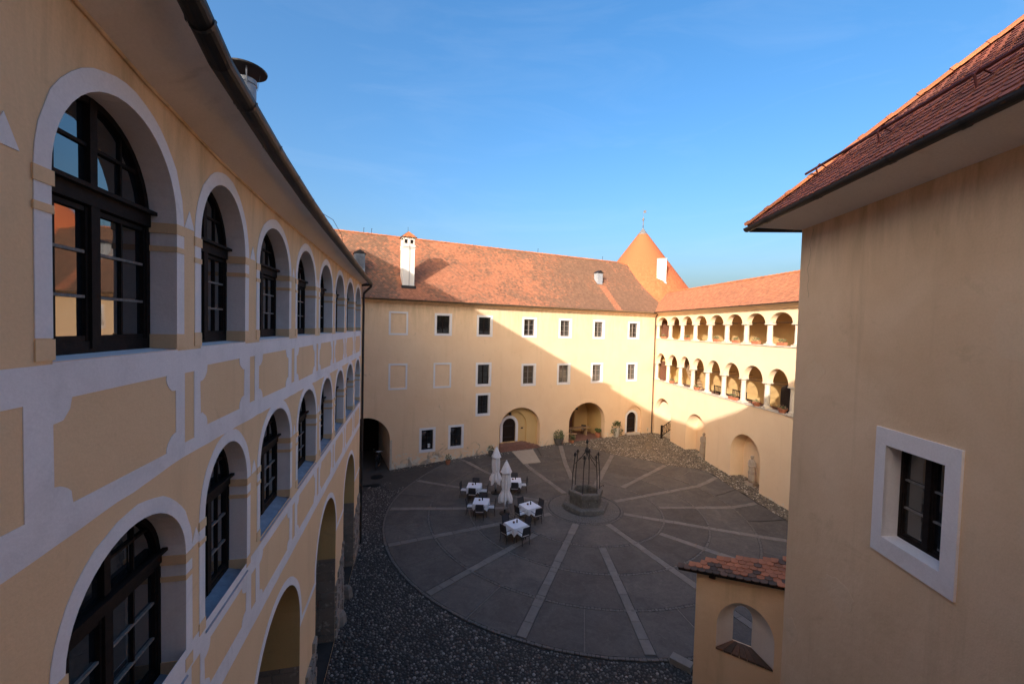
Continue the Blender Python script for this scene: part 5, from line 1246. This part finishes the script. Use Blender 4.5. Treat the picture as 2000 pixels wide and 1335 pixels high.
for i, (x, y, rot, nm) in enumerate(TB):
    t = tb0 if i == 0 else copy_tree(tb0)
    t.location = (x, y, gz(x, y)+0.012); t.rotation_euler.z = radians(rot); t['label'] = TL[i]; t['group'] = 'dining tables in the yard'
    cl_ = cloth_mesh(i+3).build('tablecloth', 'cloth', loc=(x, y, gz(x, y)+0.012), rotz=radians(rot), smooth=False)
    tag(cl_, CLL[i], 'tablecloth', 'white tablecloths in the yard')
    for k in range(4):
        if i == 2 and k == 3: pass
        a = radians(rot)+k*pi/2-pi/2; d = 0.56+rr.uniform(-.03, .05); px, py = x+d*cos(a), y+d*sin(a)
        c = ch0 if not ch_used else copy_tree(ch0); ch_used = True
        c.location = (px, py, gz(px, py)+0.012); c.rotation_euler.z = a-pi/2+rr.uniform(-.12, .12)
        c['label'] = 'dark woven chair ' + (SIDE if i < 3 else SIDE2)[k] + ' ' + WH[i]; c['group'] = 'dark woven chairs around the tables'
    bx_, by_ = x+0.05, y+0.08
    bt = MB().lathe([(0.032, 0), (0.035, 0.01), (0.035, 0.13), (0.014, 0.17), (0.014, 0.22), (0.001, 0.22)], (0, 0, 0), 10).build('bottle', 'glass_bottle', loc=(x+0.06, y+0.10, gz(x, y)+0.76), smooth=True); tag(bt, 'small dark bottle standing on ' + WH[i], 'bottle', 'bottles on the tables')
    cd = MB().lathe([(0.05, 0), (0.06, 0.03), (0.055, 0.07), (0.03, 0.075)], (0, 0, 0), 10).build('ashtray_jar', 'door_red', loc=(x-0.10, y+0.06, gz(x, y)+0.76)); tag(cd, 'squat dark jar on ' + WH[i], 'jar', 'jars on the tables')

# ---- closed parasols
def parasol(name_label, x, y, h, tilt, seed):
    p = thing('parasol', name_label, 'parasol', (x, y, gz(x, y)+0.01), 0, 'closed parasols by the tables'); p.rotation_euler = (0.0, tilt, 0)
    R = random.Random(seed)
    MB().tube([(0, 0, 0.0), (0, 0, h-0.1)], 0.028, 10).build('pole', 'pole', p, smooth=True)
    MB().lathe([(0.30, 0.0), (0.30, 0.05), (0.06, 0.08), (0.05, 0.25), (0.035, 0.26)], (0, 0, 0), 16).build('base', 'iron', p)
    can = MB(); n = 48; prof = [(0.30, 0.72), (0.31, 0.85), (0.27, 1.05), (0.185, 1.28), (0.175, 1.36), (0.215, 1.6), (0.225, 2.0), (0.20, 2.35), (0.15, h-0.3), (0.05, h-0.05)]
    for j, (r, z) in enumerate(prof):
        for k in range(n):
            a = 2*pi*k/n; f = 0.40*(1-0.85*j/len(prof))*cos(8*a+0.5*sin(3*a+seed)+j*0.12)+0.10*cos(5*a+seed+j*0.25)
            zz = z+(0.13*sin(4*a+seed)+0.06*R.uniform(-1, 1) if j == 0 else 0); can.v.append((r*(1+f)*cos(a), r*(1+f)*sin(a), zz))
    for j in range(len(prof)-1):
        for k in range(n): can.face((j*n+k, j*n+(k+1) % n, (j+1)*n+(k+1) % n, (j+1)*n+k))
    can.build('canopy', 'canvas', p, smooth=True)
    tp = MB(); prof = [(0.305, h-0.62), (0.29, h-0.55), (0.18, h-0.28), (0.08, h-0.06), (0.04, h+0.0)]
    for j, (r, z) in enumerate(prof):
        for k in range(32):
            a = 2*pi*k/32; f = 0.13*cos(4*a+seed)*(1-j/5); tp.v.append((r*(1+f)*cos(a), r*(1+f)*sin(a), z+(0.05*cos(4*a+seed) if j == 0 else 0)))
    for j in range(len(prof)-1):
        for k in range(32): tp.face((j*32+k, j*32+(k+1) % 32, (j+1)*32+(k+1) % 32, (j+1)*32+k))
    tp.build('top_flap', 'canvas', p, smooth=True)
    MB().lathe([(0.20, 1.29), (0.205, 1.31), (0.205, 1.35), (0.20, 1.37)], (0, 0, 0), 20, cap=False).build('tie_strap', 'canvas', p)
    MB().lathe([(0.03, h-0.02), (0.045, h+0.02), (0.03, h+0.06), (0.005, h+0.08)], (0, 0, 0), 10).build('finial', 'pole', p, smooth=True)
parasol('closed white parasol farther back, in front of the brick landing', -0.80, 26.15, 2.92, 0.0, 2)
parasol('closed white parasol nearer the viewer, between the tables', -0.17, 23.25, 2.98, 0.012, 5)

# ---- plants
def leaves(mb, c, rx, ry, rz, n, size, seed, up=0.0):
    R = random.Random(seed)
    for _ in range(n):
        while True:
            p = Vector((R.uniform(-1, 1), R.uniform(-1, 1), R.uniform(-1, 1)))
            if 0.15 < p.length < 1: break
        q = Vector((c[0]+p.x*rx, c[1]+p.y*ry, c[2]+p.z*rz)); d = Vector((p.x+R.uniform(-.6, .6), p.y+R.uniform(-.6, .6), p.z*0.6+up+R.uniform(-.3, .5))).normalized()
        s_ = d.cross(Vector((R.uniform(-1, 1), R.uniform(-1, 1), R.uniform(-1, 1)))).normalized(); L = size*R.uniform(.6, 1.3); w = L*0.28
        mb.add([q, q+d*L*.5+s_*w, q+d*L, q+d*L*.5-s_*w], [(0,1,2,3)])
    return mb
def pot(x, y, z, r, h, label, kind, seed, parent_rot=0):
    o = thing('potted_plant', label, 'potted plant', (x, y, z))
    pm = {'urn': 'pale_stone', 'pot': 'terracotta', 'stone': 'stone'}[kind.split('_')[0]]
    MB().lathe([(r*.65, 0), (r*.8, h*.2), (r, h*.75), (r*1.08, h*.9), (r*1.08, h), (r*.9, h), (r*.85, h*.85)], (0, 0, 0), 14).build('pot', pm, o)
    return o
o = pot(4.25, 35.75, gz(4.25, 35.75), 0.42, 0.55, 'bushy green shrub in a round stone pot between the two large arches', 'stone', 1)
leaves(MB(), (0, 0, 0.80), 0.42, 0.40, 0.40, 420, 0.14, 21).build('foliage', 'green_pale', o, recalc=False)
o = pot(9.93, 38.55, gz(9.93, 38.55), 0.34, 0.85, 'tall pale stone urn with trailing plants left of the small door', 'urn', 2)
mb = leaves(MB(), (0, 0, 1.15), 0.34, 0.34, 0.24, 150, 0.17, 22, 0.6); leaves(mb, (-0.3, -0.2, 0.7), 0.25, 0.3, 0.5, 130, 0.12, 23, -0.6); leaves(mb, (0.35, -0.15, 0.6), 0.2, 0.3, 0.45, 110, 0.12, 24, -0.6); mb.build('foliage', 'green', o, recalc=False)
o = pot(-4.55, 30.75, gz(-4.55, 30.75), 0.18, 0.32, 'small terracotta pot with straggling plant under the low windows', 'pot', 3); leaves(MB(), (0.03, 0, 0.5), 0.2, 0.2, 0.2, 90, 0.11, 25, 0.3).build('foliage', 'green', o, recalc=False)
o = pot(-1.45, 32.55, gz(-1.45, 32.55), 0.2, 0.35, 'dark pot plant at the left corner of the brick landing', 'stone', 4); leaves(MB(), (0, 0, 0.55), 0.2, 0.2, 0.2, 100, 0.11, 26, 0.3).build('foliage', 'green', o, recalc=False)
p = FB.w(18.55, 0.35, 0.63); o = pot(p.x, p.y, p.z, 0.22, 0.42, 'terracotta pot with spiky plant at the right inside the lobby arch', 'pot', 5); leaves(MB(), (0, 0, 0.55), 0.2, 0.2, 0.2, 60, 0.22, 27, 0.8).build('foliage', 'green', o, recalc=False)
p = FB.w(15.35, -0.25, 0.55); o = pot(p.x, p.y, p.z, 0.16, 0.25, 'little yellow green plant at the left foot of the lobby arch', 'pot', 6); leaves(MB(), (0, 0, 0.42), 0.2, 0.2, 0.22, 120, 0.14, 28, 0.5).build('foliage', 'green_pale', o, recalc=False)
# flower boxes on the gallery sills
def flower_box(s, z, w, label, seed, round_=False):
    p = FD.w(s, 0.12, z); o = thing('flower_box', label, 'flower box', p, FD.rot, 'terracotta flower boxes on the gallery sills')
    if round_: MB().lathe([(0.15, 0), (0.26, 0.2), (0.28, 0.24), (0.24, 0.24)], (0, 0, 0), 14).build('bowl', 'terracotta', o)
    else: MB().add([(-w/2+.03, -.09, 0), (w/2-.03, -.09, 0), (w/2-.03, .09, 0), (-w/2+.03, .09, 0), (-w/2, -.12, .2), (w/2, -.12, .2), (w/2, .12, .2), (-w/2, .12, .2)], [(0,3,2,1),(0,1,5,4),(1,2,6,5),(2,3,7,6),(3,0,4,7),(4,5,6,7)]).build('trough', 'terracotta', o)
    leaves(MB(), (0, 0, 0.30), w*.40, 0.12, 0.10, 100, 0.08, seed, 0.5).build('foliage', 'green_pale', o, recalc=False)
    leaves(MB(), (0, 0, 0.34), w*.4, 0.13, 0.13, 26, 0.05, seed+50, 0.5).build('blossom', 'flower', o, recalc=False)
ORD = ['first', 'second', 'third', 'fourth', 'fifth', 'sixth', 'seventh', 'eighth']
for i, s in ((0, 1.3), (2, 5.35), (4, 9.4), (5, 11.6), (6, 13.6), (7, 15.8)): flower_box(s, SUP, 0.62, 'terracotta flower box on the upper gallery sill in the ' + ORD[i] + ' arch from the corner', 30+i)
for i, s, rd_ in ((1, 3.1, True), (3, 7.1, True), (5, 11.6, False), (6, 13.9, True), (7, 16.1, True)): flower_box(s, SLO, 0.85, 'planter on the lower gallery sill in the ' + ORD[i] + ' arch from the corner', 60+i, rd_)
def gallery_bench(s, label):
    o = thing('bench', label, 'bench', FD.w(s, 0.85, SLO-0.35), FD.rot, 'dark benches in the lower gallery')
    MB().box(-0.75, 0.75, -0.2, 0.25, 0.42, 0.46).build('seat', 'door_wood', o); MB().box(-0.75, 0.75, -0.26, -0.22, 0.92, 0.98).build('top_rail', 'door_wood', o); MB().box(-0.75, 0.75, -0.26, -0.22, 0.52, 0.57).build('lower_rail', 'door_wood', o)
    for k in range(9): MB().bar((-0.66+k*0.165, -0.24, 0.55), (-0.66+k*0.165, -0.24, 0.93), 0.06, 0.02, (0, 1, 0)).build('splat', 'door_wood', o)
    for i in (-1, 1):
        for j in (-0.23, 0.2): MB().box(0.70*i-.03, 0.70*i+.03, j-.03, j+.03, 0, 0.42 if j > 0 else 0.98).build('leg', 'door_wood', o)
gallery_bench(9.35, 'dark slatted bench in the lower gallery, fifth arch from the corner'); gallery_bench(11.55, 'dark slatted bench in the lower gallery, sixth arch from the corner')
# bench table in the vaulted lobby
o = thing('long_table', 'light wooden trestle table inside the vaulted lobby arch', 'table', FB.w(17.0, 1.5, 0.63), FB.rot)
MB().box(-1.15, 1.35, -0.3, 0.3, 0.72, 0.77).build('tabletop', 'bench_wood', o)
for x in (-0.8, 1.0): MB().add([(x-.04, -.25, 0), (x+.04, -.25, 0), (x+.04, .25, 0), (x-.04, .25, 0), (x-.04, -.12, .72), (x+.04, -.12, .72), (x+.04, .12, .72), (x-.04, .12, .72)], [(0,1,5,4),(1,2,6,5),(2,3,7,6),(3,0,4,7)]).build('trestle', 'bench_wood', o)
o = thing('wooden_bench', 'wooden bench standing at the left inside the lobby arch', 'bench', FB.w(15.75, 0.95, 0.63), FB.rot+radians(-25))
MB().box(-0.75, 0.75, -0.16, 0.16, 0.42, 0.47).build('seat', 'bench_wood', o)
for x in (-0.6, 0.6): MB().box(x-.03, x+.03, -.14, .14, 0, .42).build('leg', 'bench_wood', o)
c = copy_tree(ch0); p = FB.w(18.1, 1.9, 0.63); c.location = p; c.rotation_euler.z = FB.rot+2.4; c['label'] = 'dark chair pushed to the trestle table in the lobby arch'; del c['group']
o = MB().lathe([(0.02, 0.16), (0.10, 0.14), (0.15, 0.0), (0.13, -0.05), (0.02, -0.06)], (0, 0, 0), 12).build('ceiling_lamp', 'iron', loc=FB.w(16.2, 0.5, 3.35)); tag(o, 'dark round lamp under the crown of the lobby arch', 'lamp')

# ---- statues in the niches (stone figures on plinths, clad in long robes)
def statue(s, y, z, h, label, face_rot, seed):
    o = thing('statue', label, 'statue', FD.w(s, y, z), FD.rot+face_rot, 'stone statues in the niches')
    MB().box(-0.3, 0.3, -0.26, 0.26, -0.1, 0.22).build('plinth', 'statue', o)
    k = h/1.75; n = 24; prof = [(0.0,.23,.19),(.25,.24,.19),(.55,.225,.18),(.80,.20,.165),(.95,.19,.15),(1.02,.175,.135),(1.12,.185,.14),(1.28,.21,.145),(1.38,.215,.135),(1.44,.17,.11),(1.48,.075,.075),(1.53,.07,.075),(1.57,.09,.10),(1.63,.10,.115),(1.69,.095,.11),(1.735,.06,.075),(1.75,.01,.01)]
    mb = MB()
    for j, (zz, rx, ry) in enumerate(prof):
        for q in range(n):
            a = 2*pi*q/n; f = 1+(0.09*cos(9*a+seed+zz*1.5)+0.06*cos(5*a-zz) if zz < 1.0 else 0.02*cos(7*a)); lean = 0.03*sin(zz*2.2+seed)
            mb.v.append(((rx*f*cos(a)+lean)*k, ry*f*sin(a)*k, 0.22+zz*k))
    for j in range(len(prof)-1):
        for q in range(n): mb.face((j*n+q, j*n+(q+1) % n, (j+1)*n+(q+1) % n, (j+1)*n+q))
    mb.face([q for q in range(n)][::-1])
    for i in (-1, 1):      # arms folded across the waist, robe hem, nose
        mb.tube([(0.2*i*k, 0.0, 0.22+1.36*k), (0.25*i*k, -0.02, 0.22+1.12*k), (0.10*i*k, -0.17*k, 0.22+1.02*k), (-0.02*i*k, -0.19*k, 0.22+1.06*k)], [0.075*k, 0.065*k, 0.05*k, 0.045*k], 8)
    mb.tube([(0.0+0.02, -0.105*k, 0.22+1.64*k), (0.02, -0.135*k, 0.22+1.61*k), (0.02, -0.11*k, 0.22+1.595*k)], 0.016*k, 6)
    mb.build('figure', 'statue', o, smooth=True)
    MB().lathe([(0.245*k, 0.78), (0.25*k, 0.86), (0.215*k, 0.98)], (0, 0, 0), 20, 1, 0.85, cap=False).build('tunic_hem', 'statue', o, smooth=True)
statue(13.45, 0.38, 0.48, 1.78, 'weathered stone statue in the nearer arched niche of the arcade wing', 0.25, 1)
statue(7.85, 0.40, 0.62, 1.72, 'weathered stone statue half hidden in the farther niche of the arcade wing', 0.25, 4)

# ---- motorcycle in the dark passage, drain covers
mo = thing('motorcycle', 'dark motorcycle parked inside the shadowy passage at the left', 'motorcycle', FB.w(-0.85, 1.1, 0.0), FB.rot+radians(75))
def wheel(x):
    w = MB(); n = 18
    for k in range(n):
        for j in range(6):
            a, b = 2*pi*k/n, 2*pi*j/6; w.v.append((x+(0.26+0.05*cos(b))*cos(a), 0.05*sin(b), 0.31+(0.26+0.05*cos(b))*sin(a)))
    for k in range(n):
        for j in range(6): w.face((k*6+j, k*6+(j+1) % 6, ((k+1) % n)*6+(j+1) % 6, ((k+1) % n)*6+j))
    o = w.build('wheel', 'black', mo, smooth=True); sp = MB()
    for k in range(5): a = 2*pi*k/5; sp.bar((x, 0, 0.31), (x+0.25*cos(a), 0, 0.31+0.25*sin(a)), 0.03, 0.02, (0, 1, 0))
    sp.build('rim', 'chrome', o)
wheel(-0.68); wheel(0.68)
MB().lathe([(0.02, -.33), (0.12, -.28), (0.17, 0), (0.14, .22), (0.03, .3)], (0, 0, 0), 12).build('fuel_tank', 'black', mo, smooth=True).matrix_local = Matrix.Translation((0.12, 0, 0.82)) @ Matrix.Rotation(pi/2, 4, 'Y')
MB().box(-0.62, -0.08, -0.12, 0.12, 0.74, 0.83).build('seat', 'black', mo); MB().box(-0.28, 0.28, -0.14, 0.14, 0.30, 0.66).build('engine', 'iron', mo)
for s_ in (-1, 1): MB().tube([(0.68, 0.09*s_, 0.31), (0.42, 0.09*s_, 0.98)], 0.025, 6).build('fork', 'chrome', mo)
MB().tube([(0.30, -0.36, 1.08), (0.40, -0.2, 1.03), (0.40, 0.2, 1.03), (0.30, 0.36, 1.08)], 0.016, 6).build('handlebar', 'chrome', mo)
for s_ in (-1, 1): MB().lathe([(0.01, -.01), (0.06, 0), (0.01, .01)], (0.36, 0.34*s_, 1.24), 10).build('mirror', 'chrome', mo); MB().tube([(0.34, 0.32*s_, 1.06), (0.36, 0.34*s_, 1.23)], 0.008, 5).build('mirror_stem', 'chrome', mo)
MB().lathe([(0.02, -.05), (0.09, 0), (0.085, .04), (0.02, .06)], (0.55, 0, 0.92), 12).build('headlight', 'chrome', mo)
MB().tube([(-0.1, -0.16, 0.32), (-0.5, -0.17, 0.34), (-0.95, -0.17, 0.42)], 0.04, 8).build('exhaust', 'chrome', mo)
for k, p in enumerate(((733, (-9.05, 28.35)), (715, (-8.7, 26.9)))):
    dc = MB().lathe([(0.42 if k == 0 else 0.3, 0.0), (0.42 if k == 0 else 0.3, 0.012)], (0, 0, 0), 20).build('drain_cover', 'iron', loc=(*p[1], gz(*p[1])+0.004)); tag(dc, ['larger dark round drain cover before the passage arch', 'smaller dark drain cover by the left downpipe'][k], 'drain cover')
